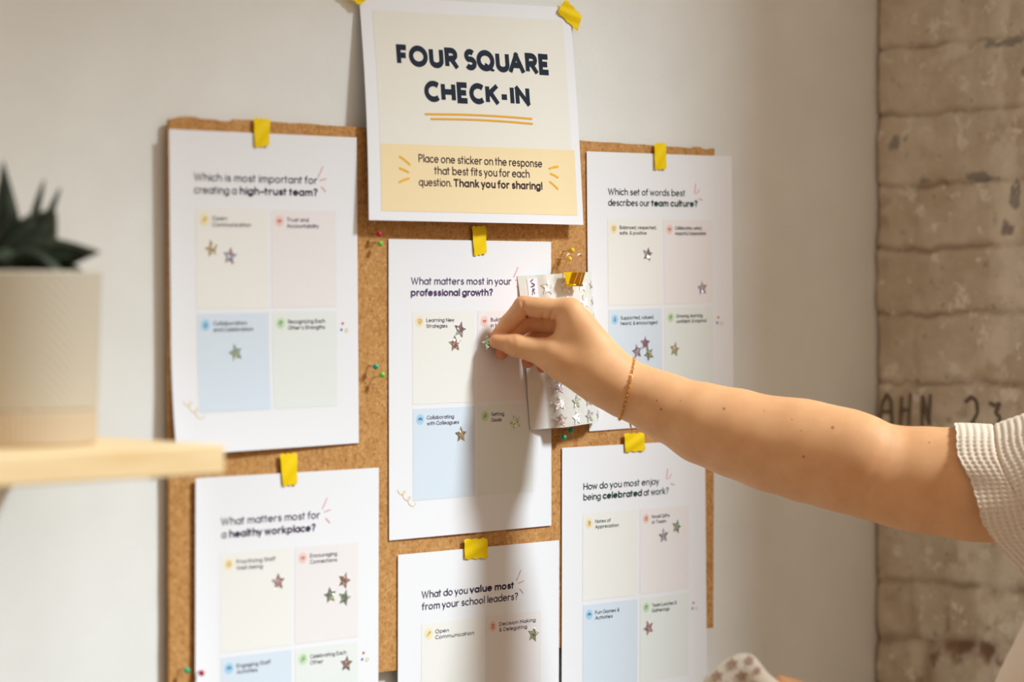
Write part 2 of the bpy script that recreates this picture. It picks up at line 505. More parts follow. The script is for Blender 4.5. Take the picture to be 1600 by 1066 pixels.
X = .68; r_, q_ = .30, .34
BOWL = ring(r_, q_, r_, q_)
def arch(x0, w, y): return [(x0, 0), (x0, y)], arc(x0 + w / 2, X - w / 2, w / 2, w / 2, 180, 0) + [(x0 + w, 0)]
GL = {
 ' ': (.22, []), 'a': (.6, [BOWL, [(.6, X), (.6, 0)]]), 'b': (.6, [[(0, 1.05), (0, 0)], BOWL]), 'c': (.5, [arc(r_, q_, r_, q_, 48, 312)]),
 'd': (.6, [BOWL, [(.6, 1.05), (.6, 0)]]), 'e': (.6, [[(0.02, .36), (.6, .36)] + arc(r_, q_, r_, q_, 5, 315)]),
 'f': (.32, [arc(.34, .83, .2, .21, 90, 180) + [(.14, 0)], [(0, X), (.34, X)]]),
 'g': (.6, [BOWL, [(.6, X), (.6, -.03)] + arc(.3, -.03, .3, .26, 0, -150)]),
 'h': (.52, [[(0, 1.05), (0, 0)], arch(0, .52, X)[1]]), 'i': (0, [[(0, X), (0, 0)], [(0, .93), (0, .95)]]),
 'j': (.1, [[(.1, X), (.1, -.1)] + arc(-.05, -.1, .15, .2, 0, -90), [(.1, .93), (.1, .95)]]),
 'k': (.46, [[(0, 1.05), (0, 0)], [(.42, X), (0, .26)], [(.15, .4), (.46, 0)]]), 'l': (0, [[(0, 1.05), (0, 0)]]),
 'm': (.86, [[(0, X), (0, 0)], arch(0, .43, X)[1], arch(.43, .43, X)[1]]), 'n': (.52, [[(0, X), (0, 0)], arch(0, .52, X)[1]]),
 'o': (.6, [BOWL]), 'p': (.6, [[(0, X), (0, -.32)], BOWL]), 'q': (.6, [[(.6, X), (.6, -.32)], BOWL]),
 'r': (.3, [[(0, X), (0, 0)], arc(.28, .40, .28, .27, 180, 80)]),
 's': (.4, [arc(.2, .505, .185, .175, 40, 245, 16)[:-1] + arc(.2, .185, .2, .185, 75, -150, 16)]),
 't': (.3, [[(.13, .95), (.13, 0)], [(0, X), (.3, X)]]), 'u': (.52, [[(0, X), (0, .26)] + arc(.26, .26, .26, .26, 180, 360) , [(.52, X), (.52, 0)]]),
 'v': (.5, [[(0, X), (.25, 0), (.5, X)]]), 'w': (.8, [[(0, X), (.2, 0), (.4, X), (.6, 0), (.8, X)]]), 'x': (.46, [[(0, X), (.46, 0)], [(.46, X), (0, 0)]]),
 'y': (.5, [[(0, X), (.26, .02)], [(.5, X), (.15, -.32)]]), 'z': (.46, [[(0, X), (.46, X), (0, 0), (.46, 0)]]),
 'W': (1.04, [[(0, 1), (.27, 0), (.52, .95), (.77, 0), (1.04, 1)]]), 'P': (.5, [[(0, 0), (0, 1), (.26, 1)] + arc(.26, .74, .26, .26, 90, -90) + [(0, .48)]]),
 'T': (.6, [[(0, 1), (.6, 1)], [(.3, 1), (.3, 0)]]), 'C': (.68, [arc(.43, .5, .43, .5, 48, 312, 16)]), 'O': (.88, [ring(.44, .5, .44, .5)]),
 'R': (.54, [[(0, 0), (0, 1), (.27, 1)] + arc(.27, .74, .26, .26, 90, -90) + [(0, .48)], [(.25, .48), (.54, 0)]]),
 'E': (.5, [[(.5, 1), (0, 1), (0, 0), (.5, 0)], [(0, .51), (.44, .51)]]), 'L': (.46, [[(0, 1), (0, 0), (.46, 0)]]), 'N': (.68, [[(0, 0), (0, 1), (.68, 0), (.68, 1)]]),
 'S': (.5, [arc(.25, .745, .235, .255, 40, 250, 16)[:-1] + arc(.25, .265, .255, .265, 78, -148, 16)]),
 'B': (.54, [[(0, 0), (0, 1), (.24, 1)] + arc(.24, .76, .23, .24, 90, -90) + [(0, .52)], [(.24, .52)] + arc(.26, .26, .28, .26, 90, -90) + [(0, 0)]]),
 'M': (.86, [[(0, 0), (.06, 1), (.43, .2), (.8, 1), (.86, 0)]]), 'G': (.86, [arc(.48, .5, .48, .5, 45, 355, 16) + [(.55, .46)]]),
 'A': (.76, [[(0, 0), (.38, 1), (.76, 0)], [(.14, .33), (.62, .33)]]), 'D': (.72, [[(0, 0), (0, 1), (.24, 1)] + arc(.24, .5, .48, .5, 90, -90) + [(0, 0)]]),
 'H': (.64, [[(0, 1), (0, 0)], [(.64, 1), (.64, 0)], [(0, .51), (.64, .51)]]), 'F': (.46, [[(.46, 1), (0, 1), (0, 0)], [(0, .5), (.42, .5)]]),
 'U': (.62, [[(0, 1), (0, .31)] + arc(.31, .31, .31, .31, 180, 360) + [(.62, 1)]]), 'Q': (.88, [ring(.44, .5, .44, .5), [(.46, .14), (.84, -.16)]]),
 'K': (.56, [[(0, 1), (0, 0)], [(.54, 1), (.03, .48)], [(.18, .62), (.57, 0)]]), 'I': (0, [[(0, 1), (0, 0)]]),
 '?': (.42, [arc(.21, .80, .21, .22, 165, -50) + [(.2, .45), (.2, .28)], [(.2, .02), (.2, .04)]]), '!': (0, [[(0, 1), (0, .3)], [(0, .02), (0, .04)]]),
 '.': (0, [[(0, .02), (0, .04)]]), ',': (.06, [[(.06, .05), (0, -.14)]]), '-': (.34, [[(0, .37), (.34, .37)]]), "'": (0, [[(0, 1.02), (0, .84)]]),
 '&': (.62, [[(.62, .0), (.14, .62)] + arc(.28, .80, .19, .20, 215, -30) + [(.12, .36)] + arc(.24, .2, .2, .2, 125, 330) + [(.56, .38)]]),
 '(': (.1, [])}
GAPS = {' ': .02}


def text_strokes(s, weight, gap):
    """runs marked *bold* switch the weight; gives (polyline, weight) and the width"""
    out = []; x = 0.0; bold = False; first = True
    for ch in s:
        if ch == '*': bold = not bold; continue
        w = weight[1] if bold else weight[0]
        adv, st = GL[ch]
        g = gap + w
        tight = .62 if ch in 'vwyAWTtf' else (.8 if ch in 'oceadgqOCGQ' else 1)
        if not first: x += (g * .3 if ch == ' ' else g * tight)
        k = 1.1 if bold else 1
        for p in st:
            out.append(([(x + a * k, (b_ * (1 - w) + w * .5 if b_ >= 0 else b_ * (1 - w) + w * .5)) for a, b_ in p], w))
        x += adv * k; first = False
    return out, x


def ribbon(b, pts, w, P, caps=True):
    """flat stroke of width w along 2D pts, placed in the room by P(u, v)"""
    if not caps:
        # heavy lettering: break at sharp corners so each stroke ends square
        A_ = [np.array(p, float) for p in pts]; cut = [0]; ang = {}
        for i in range(1, len(A_) - 1):
            d1, d2 = A_[i] - A_[i - 1], A_[i + 1] - A_[i]
            n1, n2 = np.linalg.norm(d1), np.linalg.norm(d2)
            if n1 > 1e-9 and n2 > 1e-9 and (d1 @ d2) / (n1 * n2) < .8: cut.append(i); ang[i] = (d1 @ d2) / (n1 * n2)
        cut.append(len(A_) - 1)
        diag = lambda d: .25 < abs(d[0]) / (np.linalg.norm(d) + 1e-9) < .97
        for k in range(len(cut) - 1):
            seg = A_[cut[k]:cut[k + 1] + 1]
            dg = len(seg) == 2 and diag(seg[1] - seg[0])
            e0 = w * .45 if dg else (w / 2 if k > 0 and abs(ang[cut[k]]) < .4 else 0)
            e1 = w * .45 if dg else (w / 2 if k < len(cut) - 2 and abs(ang[cut[k + 1]]) < .4 else 0)
            d = seg[0] - seg[1]; d2 = seg[-1] - seg[-2]
            seg = [seg[0] + d / np.linalg.norm(d) * e0] + seg[1:-1] + [seg[-1] + d2 / np.linalg.norm(d2) * e1]
            ribbon_run(b, seg, w, P, False)
        return
    ribbon_run(b, pts, w, P, caps)


def ribbon_run(b, pts, w, P, caps):
    Q = [np.array(pts[0], float)]
    for p in pts[1:]:
        if np.linalg.norm(np.array(p) - Q[-1]) > 1e-7: Q.append(np.array(p, float))
    closed = len(Q) > 3 and np.linalg.norm(Q[0] - Q[-1]) < 1e-6
    if len(Q) < 2: return
    n = len(Q); L = []; R = []
    for i in range(n):
        a = Q[i] - Q[i - 1] if i > 0 else (Q[-1] - Q[-2] if closed else None)
        c = Q[i + 1] - Q[i] if i < n - 1 else (Q[1] - Q[0] if closed else None)
        a = c if a is None else a; c = a if c is None else c
        a = a / np.linalg.norm(a); c = c / np.linalg.norm(c)
        t = a + c; ln = np.linalg.norm(t); t = t / ln if ln > 1e-6 else c
        nn = np.array([-t[1], t[0]]); k = 1 / max(.5, abs(nn @ np.array([-c[1], c[0]])))
        L.append(Q[i] + nn * w / 2 * k); R.append(Q[i] - nn * w / 2 * k)
    V = [P(*p) for p in L] + [P(*p) for p in R]
    b.add(V, [(n + i, n + i + 1, i + 1, i) for i in range(n - 1)])
    if caps and not closed:
        for c, d in ((Q[0], Q[0] - Q[1]), (Q[-1], Q[-1] - Q[-2])):
            a0 = math.atan2(d[1], d[0])
            b.add([P(c[0] + w / 2 * math.cos(a0 + math.pi * (k / 6 - .5)), c[1] + w / 2 * math.sin(a0 + math.pi * (k / 6 - .5))) for k in range(7)], [tuple(range(7))])


def disc(b, cu, cv, ru, rv, P, n=22):
    b.add([P(cu + ru * math.cos(2 * math.pi * k / n), cv + rv * math.sin(2 * math.pi * k / n)) for k in range(n)], [tuple(range(n))])


def write(b, s, u0, v, cap, P, u1=None, xs=None, weight=(.142, .215), gap=.13, caps=True, slope=0.0):
    st, w = text_strokes(s, weight, gap)
    k = (u1 - u0) / w if u1 is not None else cap * (xs or 1)
    for pts, wt in st:
        Q_ = P
        if not caps and min(y for _, y in pts) > -.1:               # flat tops and feet
            Q_ = lambda u, q: P(u, min(v + slope * (u - u0), max(v - cap + slope * (u - u0), q)))
        ribbon(b, [(u0 + x * k, v - y * cap + slope * x * k) for x, y in pts], wt * cap * (.5 + .5 * min(1.0, k / cap)), Q_, caps)
    return k / cap


# ------------------------------------------------------------------ posters
PW, PH = 215.9, 279.4
PAPERS = {}


class Sheet:
    """a paper on the board: P(u, v, n) turns millimetres from its top left corner into a place in the room"""
    def __init__(s, x, z, rot, lift):
        s.x, s.z, s.a, s.lift = x, z, math.radians(rot), lift

    def P(s, u, v, n=0.0):
        du, dv = u / 1000, -v / 1000
        return (s.x + du * math.cos(s.a) - dv * math.sin(s.a), -.0006 - (s.lift(u, v) + n) / 1000, s.z + du * math.sin(s.a) + dv * math.cos(s.a))

    def frame(s, u, v, n=0.0):
        p = np.array(s.P(u, v, n)); du = np.array(s.P(u + 1, v, n)) - p; dv = np.array(s.P(u, v + 1, n)) - p
        ex = du / np.linalg.norm(du); nz = np.cross(dv, du); nz /= np.linalg.norm(nz); ey = np.cross(nz, ex)
        return p, ex, ey, nz

    def inv(s, px, py):
        """paper millimetres under a photo pixel"""
        n = 0
        for _ in range(4):
            q = at(px, py, -.0006 - n / 1000); dx, dz = q[0] - s.x, q[2] - s.z
            u = (dx * math.cos(s.a) + dz * math.sin(s.a)) * 1000; v = -(-dx * math.sin(s.a) + dz * math.cos(s.a)) * 1000
            n = s.lift(u, v)
        return u, v


def panel(b, u0, v0, u1, v1, P, du=12):
    nu = max(2, int(abs(u1 - u0) / du) + 1); nv = max(2, int(abs(v1 - v0) / du) + 1)
    b.grid([[P(u0 + (u1 - u0) * i / nu, v0 + (v1 - v0) * j / nv) for i in range(nu + 1)] for j in range(nv + 1)][::-1])


def sheet_mesh(S, W, H, nu=28, nv=34):
    b = MB()
    F = [[S.P(W * i / nu, H * j / nv, .05) for i in range(nu + 1)] for j in range(nv + 1)]
    B = [[S.P(W * i / nu, H * j / nv, -.17) for i in range(nu + 1)] for j in range(nv + 1)]
    b.grid(F[::-1]); b.grid(B)
    E = lambda A: A[0] + [r[-1] for r in A[1:]] + A[-1][-2::-1] + [r[0] for r in A[-2:0:-1]]
    e1, e2 = E(F), E(B); n = len(e1)
    b.add(e1 + e2, [(i, (i + 1) % n, n + (i + 1) % n, n + i) for i in range(n)])
    return b


SQ = {'cream': (lin(240, 239, 235), 'pale cream answer square'), 'pink': (lin(239, 234, 235), 'pale pink answer square'),
      'blue': (lin(218, 230, 243), 'pale blue answer square'), 'green': (lin(232, 237, 235), 'pale green answer square')}
IC = {'cream': (lin(246, 230, 186), (196, 150, 60)), 'pink': (lin(243, 208, 200), (196, 110, 100)), 'blue': (lin(172, 214, 240), (60, 110, 160)), 'green': (lin(200, 228, 186), (84, 120, 70))}
SQM = {k: flat('square_' + k, v[0], .65, spec=.2) for k, v in SQ.items()}
ICM = {k: flat('icon_' + k, v[0], .65, spec=.2) for k, v in IC.items()}
SYM = {
 'heart': [[(0, -.75), (-.72, .05)] + arc(-.36, .28, .38, .36, 200, 20) + arc(.36, .28, .38, .36, 160, -20) + [(.72, .05), (0, -.75)], [(-.22, -.02), (-.04, -.2), (.26, .18)]],
 'lips': [[(-.7, .12), (-.3, .34), (0, .18), (.3, .34), (.7, .12)], [(-.7, .12), (0, -.08), (.7, .12)], arc(0, .1, .55, .6, 200, 340)],
 'people': [arc(-.5, -.3, .24, .36, 180, 0), arc(0, -.2, .28, .45, 180, 0), arc(.5, -.3, .24, .36, 180, 0), ring(0, .42, .13, .13), ring(-.5, .2, .1, .1), ring(.5, .2, .1, .1)],
 'popper': [[(-.6, -.6), (-.2, .35), (.35, -.2), (-.6, -.6)], [(0, .5), (.1, .75)], [(.4, .4), (.65, .62)], [(.5, 0), (.75, -.05)]],
 'pencil': [[(-.55, -.6), (-.45, -.2), (.4, .65), (.65, .4), (-.2, -.45), (-.55, -.6)], [(.2, .42), (.42, .2)]],
 'note': [[(-.4, -.65), (-.4, .6), (.4, .6), (.4, -.65), (-.4, -.65)], [(-.2, .25), (.2, .25)], [(-.2, -.05), (.05, -.05)], [(.0, -.3), (.5, .3)]],
 'clip': [[(-.45, -.65), (-.45, .5), (.45, .5), (.45, -.65), (-.45, -.65)], [(-.2, .5), (-.2, .7), (.2, .7), (.2, .5)], [(-.22, -.05), (-.04, -.25), (.26, .15)]],
 'gift': [[(-.5, -.55), (-.5, .2), (.5, .2), (.5, -.55), (-.5, -.55)], [(0, .2), (0, -.55)], arc(-.2, .4, .2, .18, 0, 300), arc(.2, .4, .2, .18, 180, -120)],
 'drop': [[(0, .7), (-.4, .0)] + arc(0, -.2, .42, .42, 160, 380) + [(0, .7)], [(-.1, -.3), (.12, 0)]],
 'leaf': [arc(0, 0, .6, .55, 20, 250), [(.1, -.6), (.1, .1), (.5, .5)], [(.1, .1), (-.25, .35)]],
 'face': [ring(0, 0, .62, .62), arc(0, -.05, .32, .3, 200, 340), [(-.2, .22), (-.2, .26)], [(.2, .22), (.2, .26)]]}


def poster(key, S, label, head, headcol, capcol, caps, spark, dots=True, squig=None):
    P = S.P
    o0 = P(PW / 2, PH / 2)
    root = thing('question_poster', o0, label, 'poster', 'white question posters on the cork board')
    PAPERS[key] = S
    sheet_mesh(S, PW, PH).build('sheet', M['paper'], root, o0, smooth=False)
    b = MB()
    T = lambda u, v: P(u, v, .34)
    for (s, u0, u1, v) in head: write(b, s, u0, v, 7.0, T, u1)
    h = b.build('heading', ink(*headcol), root, o0)
    h['label'] = 'printed question heading'
    boxes = (('cream', 29.5, 67, 110, 154.2), ('pink', 114, 67.3, 190, 154.2), ('blue', 29.8, 158.5, 110.4, 244.4), ('green', 114.5, 158.3, 190, 244.4))
    for (kind, u0, v0, u1, v1), (sym, lines) in zip(boxes, caps):
        b = MB(); panel(b, u0, v0, u1, v1, lambda u, v: P(u, v, .18))
        sq = b.build('answer_square', SQM[kind], root, o0); sq['label'] = SQ[kind][1]
        iu, iv = u0 + 9.3, v0 + 9.9
        b = MB(); disc(b, iu, iv, 5.0, 5.0, lambda u, v: P(u, v, .27))
        b.build('icon_disc', ICM[kind], sq, o0)
        b = MB()
        for st in SYM[sym]: ribbon(b, [(iu + x * 3.3, iv - y * 3.3) for x, y in st], .62, T)
        b.build('icon', ink(*IC[kind][1]), sq, o0)
        b = MB()
        for k, (s, w) in enumerate(lines):
            if s: write(b, s, u0 + 18, v0 + 10.4 + 5.5 * k, 3.7, T, u0 + 18 + w, weight=(.15, .2))
        c = b.build('caption', ink(*capcol), sq, o0); c['label'] = 'printed answer caption'
    b = MB()
    for (a, c) in spark: ribbon(b, [a, ((a[0] + c[0]) / 2 + .2, (a[1] + c[1]) / 2), c], 1.15, T)
    s = b.build('spark_marks', ink(236, 178, 182), root, o0); s['label'] = 'three pink dashes beside the heading'
    if dots:
        for (u, v, c) in ((197.2, 169.5, (214, 104, 92)), (195.6, 175.2, (92, 136, 198))):
            b = MB(); disc(b, u, v, 1.3, 1.3, T); d = b.build('confetti_dot', ink(*c), root, o0)
        b = MB(); ribbon(b, ring(201.5, 176, 1.6, 1.6), .6, T); b.build('confetti_ring', ink(240, 206, 140), root, o0)
    if squig:
        b = MB(); u, v = squig
        pts = [(u - 8 + 17 * t + 3.0 * math.cos(2 * math.pi * (2.6 * t + .5)), v - 8 + 15 * t - 3.0 * math.sin(2 * math.pi * (2.6 * t + .5))) for t in np.linspace(0, 1, 60)]
        ribbon(b, pts, .75, T); b.build('squiggle', ink(238, 214, 164), root, o0)
    return root


S1 = [((166, 35), (171.5, 26)), ((168, 38), (175, 36.6)), ((170, 44.5), (174.8, 49))]
def spk(u, v): return [((u, v), (u + 5.6, v - 9.2)), ((u + 2.4, v + 3.0), (u + 9.4, v + 1.4)), ((u + 4, v + 9), (u + 8.8, v + 13.2))]
def spk2(u, v): return [((u, v), (u + 1.6, v - 10)), ((u + 3, v + .4), (u + 7.4, v - 4.2)), ((u + 6.6, v + 5.4), (u + 12.2, v + 6.6))]
PUR, GRN = (66, 52, 82), (24, 66, 66)
bow = lambda a, e=0: (lambda u, v: 1.2 + a * math.sin(math.pi * min(1, max(0, u / PW))) + e * (v / PH) ** 2)

P1 = Sheet(-.0056, .1990, .60, lambda u, v: 1.0 + 7 * max(0, (v - 180) / 100) ** 2 * (1 - u / PW) + 2.0 * max(0, 1 - u / 25) ** 2)
poster('trust', P1, 'white poster asking about creating a high-trust team, above the wooden shelf end',
       [('Which is most important for', 28.2, 167.4, 43.6), ('creating a *high-trust team?*', 28.2, 167.4, 54.6)], PUR, PUR,
       [('pencil', [('Open', 16), ('Communication', 43)]), ('lips', [('Trust and', 25), ('Accountability', 37)]),
        ('drop', [('Collaboration', 37), ('and Celebration', 44)]), ('leaf', [('Recognizing Each', 43), ("Other's Strengths", 43)])],
       spk(169, 37), squig=(23, 241))
PC = Sheet(.2500, .1093, .22, lambda u, v: .8 + .6 * math.sin(math.pi * u / PW))
poster('growth', PC, 'white poster asking about professional growth, in the middle behind the hand',
       [('What matters most in your', 28.4, 159.1, 42.3), ('*professional growth?*', 28.4, 133.8, 53)], (92, 70, 112), (70, 56, 84),
       [('heart', [('Learning New', 35.5), ('Strategies', 26.5)]), ('lips', [('Building Trust', 37), ('in My Team', 30)]),
        ('people', [('Collaborating', 34.5), ('with Colleagues', 41)]), ('popper', [('Setting', 17), ('Goals', 13.5)])],
       spk(163.5, 34.5), dots=False, squig=(21.5, 241))
PR = Sheet(.5166, .2010, .92, lambda u, v: .8 + 6.0 * max(0, (u - 175) / 41) ** 2)
poster('culture', PR, 'white poster asking which words describe team culture, at the upper right of the board',
       [('Which set of words best', 31.2, 147.3, 43.1), ('describes our *team culture?*', 31.2, 166.5, 54)], GRN, (36, 62, 62),
       [('heart', [('Balanced, respected,', 55), ('safe, & positive', 40)]), ('lips', [('Collaborative, united,', 42), ('respectful, & dependable', 48)]),
        ('drop', [('Supported, valued,', 50), ('heard, & encouraged', 55)]), ('leaf', [('Growing, learning,', 42), ('confident, & inspired', 47)])],
       spk2(163, 40))
PL = Sheet(.0222, -.1013, -.15, lambda u, v: .8 + .8 * math.sin(math.pi * u / PW) + 3 * max(0, 1 - u / 30) ** 2)
poster('healthy', PL, 'white poster asking about a healthy workplace, lowest on the left below the shelf',
       [('What matters most for', 30.5, 143, 42.8), ('a *healthy workplace?*', 31, 137.6, 54)], PUR, (84, 76, 92),
       [('face', [('Prioritizing Staff', 43.5), ('Well-being', 29)]), ('lips', [('Encouraging', 32), ('Connections', 32)]),
        ('people', [('Engaging Staff', 38), ('Activities', 23)]), ('popper', [('Celebrating Each', 43), ('Other', 15)])],
       spk(146.5, 34), squig=(21.5, 241))
PV = Sheet(.2622, -.1842, -.07, lambda u, v: .8 + .7 * math.sin(math.pi * u / PW))
poster('leaders', PV, 'white poster asking what you value from school leaders, bottom centre of the board',
       [('What do you *value most*', 30.2, 151.2, 43), ('from your school leaders?', 30.3, 157.1, 54.2)], (58, 46, 78), (52, 44, 66),
       [('pencil', [('Open', 17), ('Communication', 50)]), ('clip', [('Decision Making', 50), ('& Delegating', 38)]),
        ('people', [('Trust', 14), ('', 0)]), ('leaf', [('Support', 20), ('', 0)])],
       spk(156, 35), squig=(21.5, 241))
PB = Sheet(.4821, -.0934, 0, lambda u, v: .8 + .7 * math.sin(math.pi * u / PW) + 4 * max(0, (u - 185) / 31) ** 2 * v / PH)
poster('celebrated', PB, 'white poster asking how you enjoy being celebrated, at lower right below the arm',
       [('How do you most enjoy', 30.8, 142.4, 43.2), ('being *celebrated* at work?', 30.8, 157.3, 53.8)], GRN, (36, 60, 60),
       [('note', [('Notes of', 22), ('Appreciation', 34)]), ('gift', [('Small Gifts', 27), ('or Treats', 22)]),
        ('people', [('Fun Games &', 35), ('Activities', 25)]), ('leaf', [('Team Lunches &', 38), ('Gatherings', 27)])],
       spk2(154.5, 38))


# ------------------------------------------------------------------ title poster
class Title:
    TL, TR, BL, BR = at(561, -7, .0052), at(890, 12, .006), at(576.5, 344, -.014), at(911.5, 351.5, -.0125)
    W, H = 280., 212.

    def P(s, u, v, n=0.0):
        a, c = u / s.W, v / s.H
        L = [np.array(k) for k in (s.TL, s.TR, s.BL, s.BR)]
        p = (L[0] * (1 - a) + L[1] * a) * (1 - c) + (L[2] * (1 - a) + L[3] * a) * c
        p[1] -= .002 * math.sin(math.pi * a) * c + .003 * math.sin(math.pi * c) * (1 - .4 * a) + n / 1000
        p[1] = min(p[1], WY - .0015 - n / 1000)
        return tuple(p)

    def frame(s, u, v, n=0.0): return Sheet.frame(s, u, v, n)


def title_poster():
    S = Title(); P = S.P; o0 = P(140, 106)
    root = thing('title_poster', o0, 'white landscape poster titled four square check-in, taped above the board', 'poster')
    sheet_mesh(S, S.W, S.H).build('sheet', M['paper'], root, o0)
    T = lambda u, v: P(u - 4.4, v, .42)
    b = MB(); panel(b, 15, 13, 268, 139.5, lambda u, v: P(u, v, .18))
    b.build('title_panel', flat('warm_white_print', lin(238, 235, 226), .65, spec=.2), root, o0)['label'] = 'warm white printed panel'
    b = MB(); panel(b, 15, 139.5, 272, 203, lambda u, v: P(u, v, .22))
    bp = b.build('instruction_panel', flat('beige_print', lin(246, 225, 182), .65, spec=.2), root, o0); bp['label'] = 'pale yellow instruction panel'
    b = MB()
    write(b, 'FOUR SQUARE', 48, 65.2, 20.6, T, 246.5, weight=(.262, .262), gap=.085, caps=False, slope=.012)
    write(b, 'CHECK-IN', 80, 98.3, 20.4, T, 214.5, weight=(.262, .262), gap=.085, caps=False, slope=.006)
    b.build('heading', ink(40, 48, 64), root, o0)['label'] = 'bold navy title lettering'
    for (u0, v0, u1, v1) in ((77, 110.2, 218, 110.6), (84, 114.6, 218.6, 115.4)):
        b = MB(); ribbon(b, [(u0 + (u1 - u0) * t, v0 + (v1 - v0) * t - 1.2 * math.sin(math.pi * t)) for t in np.linspace(0, 1, 20)], 1.9, T)
        b.build('underline', ink(238, 176, 66), root, o0)['label'] = 'orange hand-drawn underline'
    b = MB()
    for s, u0, u1, v in (('Place one sticker on the response', 66.5, 228.5, 156.2), ('that best fits you for each', 85.5, 210.3, 167.4), ('question. *Thank you for sharing!*', 65.8, 227.2, 178.6)):
        write(b, s, u0, v, 7.9, T, u1, slope=.008 if v < 160 else .004)
    b.build('caption', ink(72, 56, 60), bp, o0)
    for a, c in (((42.9, 151.3), (54.9, 158.6)), ((42.2, 162.4), (52.8, 165.9)), ((41.4, 175.6), (53.2, 171.8)), ((251.3, 156), (239.2, 158.2)), ((240.4, 163.2), (250.4, 166.6)), ((238.9, 171), (249.4, 177.6))):
        b = MB(); ribbon(b, [a, ((a[0] + c[0]) / 2, (a[1] + c[1]) / 2 - .4), c], 2.0, T)
        b.build('burst_dash', ink(240, 184, 60), bp, o0)
    return S


TS = title_poster()

# ------------------------------------------------------------------ tape
def tape(quad, y, label, n=10):
    """strip between four photo pixels TL TR BR BL, lying over board and paper"""
    Q = [at(px, py, y) for px, py in quad]
    c = sum(Q) / 4
    b = MB(); F = []; B = []
    for j in range(n + 1):
        t = j / n; row = []; rb = []
        for i in range(7):
            s = i / 6
            p = (Q[0] * (1 - s) + Q[1] * s) * (1 - t) + (Q[3] * (1 - s) + Q[2] * s) * t
            zig = .0006 * (1 if i % 2 else -1) * (1 if j == n else (-1 if j == 0 else 0))
            p = p + (Q[3] - Q[0]) / np.linalg.norm(Q[3] - Q[0]) * zig
            p[1] -= .0006 * math.sin(t * math.pi) + .0004 * math.sin(t * 9 + i)
            row.append(p); rb.append(p + np.array([0, .00018, 0]))
        F.append(row); B.append(rb)
    b.grid(F[::-1]); b.grid(B)
    E = lambda A: A[0] + [r[-1] for r in A[1:]] + A[-1][-2::-1] + [r[0] for r in A[-2:0:-1]]
    e1, e2 = E(F), E(B); k = len(e1)
    b.add(e1 + e2, [(i, (i + 1) % k, k + (i + 1) % k, k + i) for i in range(k)])
    o = b.build('tape_strip', M['tape'], origin=c)
    tag(o, label, 'tape', 'strips of yellow tape')


tape([(396, 184), (422, 186), (420, 228), (398, 230)], -.0030, 'yellow tape strip holding the top of the high-trust team poster')
tape([(737, 354), (759, 353), (760, 396), (741, 400)], -.0032, 'yellow tape strip holding the top of the professional growth poster')
tape([(1022, 224), (1040, 223), (1041, 264), (1023, 265)], -.0030, 'yellow tape strip holding the top of the team culture poster')
tape([(437, 710), (464, 708), (464, 757), (442, 760)], -.0034, 'yellow tape strip holding the top of the healthy workplace poster')
tape([(725, 843), (761, 841), (762, 872), (726, 874)], -.0034, 'wide yellow tape strip holding the top of the school leaders poster')
tape([(975, 678), (1006, 676), (1008, 704), (977, 707)], -.0034, 'wide yellow tape strip under the bracelet, on the celebrated poster')
tape([(883, -2), (909, 24), (902, 49), (871, 18)], .0030, 'yellow tape strip across the upper right corner of the title poster')
tape([(548, -26), (575, -4), (562, 9), (535, -13)], .0020, 'yellow tape strip across the upper left corner of the title poster')


# ------------------------------------------------------------------ push pins
def pin(px, py, col, label, out=.009, dx=-.0015, dz=.001):
    h = at(px, py, -out)
    base = np.array([h[0] + dx, .003, h[2] + dz])
    t = thing('ball_pin', base, label, 'pin', 'ball-headed pins on the cork board')
    b = MB(); b.ball((h[0], h[1], h[2]), .0027); b.build('head', flat('pin_head', lin(*col), .3), t, base, smooth=True)
    b = MB(); b.tube([base, h], .00045, 8); b.build('needle', M['steel'], t, base, smooth=True)


RED, LIME, TEAL, YEL = (190, 20, 56), (126, 208, 76), (30, 170, 134), (240, 204, 30)
pin(592, 366, RED, 'red pin between the title poster and the growth poster')
pin(594, 381, LIME, 'lime green pin just below the red one, left of the growth poster', dz=.002)
pin(587, 573, TEAL, 'teal pin left of the middle poster, above a green one')
pin(597, 586, LIME, 'lime green pin at the left edge of the middle poster, below a teal one', out=.012, dz=-.004)
pin(893.5, 391.5, YEL, 'yellow pin alone above the binder clip', out=.011, dz=-.001)
pin(889.5, 405, YEL, 'yellow pin inside the wire loop of the binder clip', out=.016, dz=0, dx=-.001)
pin(892, 673, TEAL, 'teal pin half hidden by the lower edge of the sticker sheet', out=.008)
pin(881, 683.5, TEAL, 'teal pin on the cork below the sticker sheet', out=.008)
pin(292, 1048, (40, 190, 130), 'green pin on the cork strip at the lower left corner')
pin(315, 1052, (196, 24, 70), 'red pin at the left edge of the healthy workplace poster', out=.010)
# ------------------------------------------------------------------ star stickers
def star_mesh(R=.0078, th=.00022):
    b = MB(); P = []
    for k in range(10):
        a = math.pi / 2 + k * math.pi / 5; q = R if k % 2 == 0 else R * .47
        P.append((q * math.cos(a), q * math.sin(a)))
    # slightly blunted points
    V = [(x, y, th) for x, y in P] + [(x, y, -.0001) for x, y in P] + [(0, 0, th + .00006)]
    F = [(20, k, (k + 1) % 10) for k in range(10)] + [(k, 10 + k, 10 + (k + 1) % 10, (k + 1) % 10) for k in range(10)] + [tuple(range(10, 20))[::-1]]
    b.add(V, F)
    me = bpy.data.meshes.new('star_sticker'); me.from_pydata(b.v, [], b.f); me.materials.append(M['holo'])
    return me


STAR = star_mesh()


def mat_from(ex, ey, ez, p):
    m_ = Matrix.Identity(4)
    for i in range(3):
        m_[i][0], m_[i][1], m_[i][2], m_[i][3] = ex[i], ey[i], ez[i], p[i]
    return m_


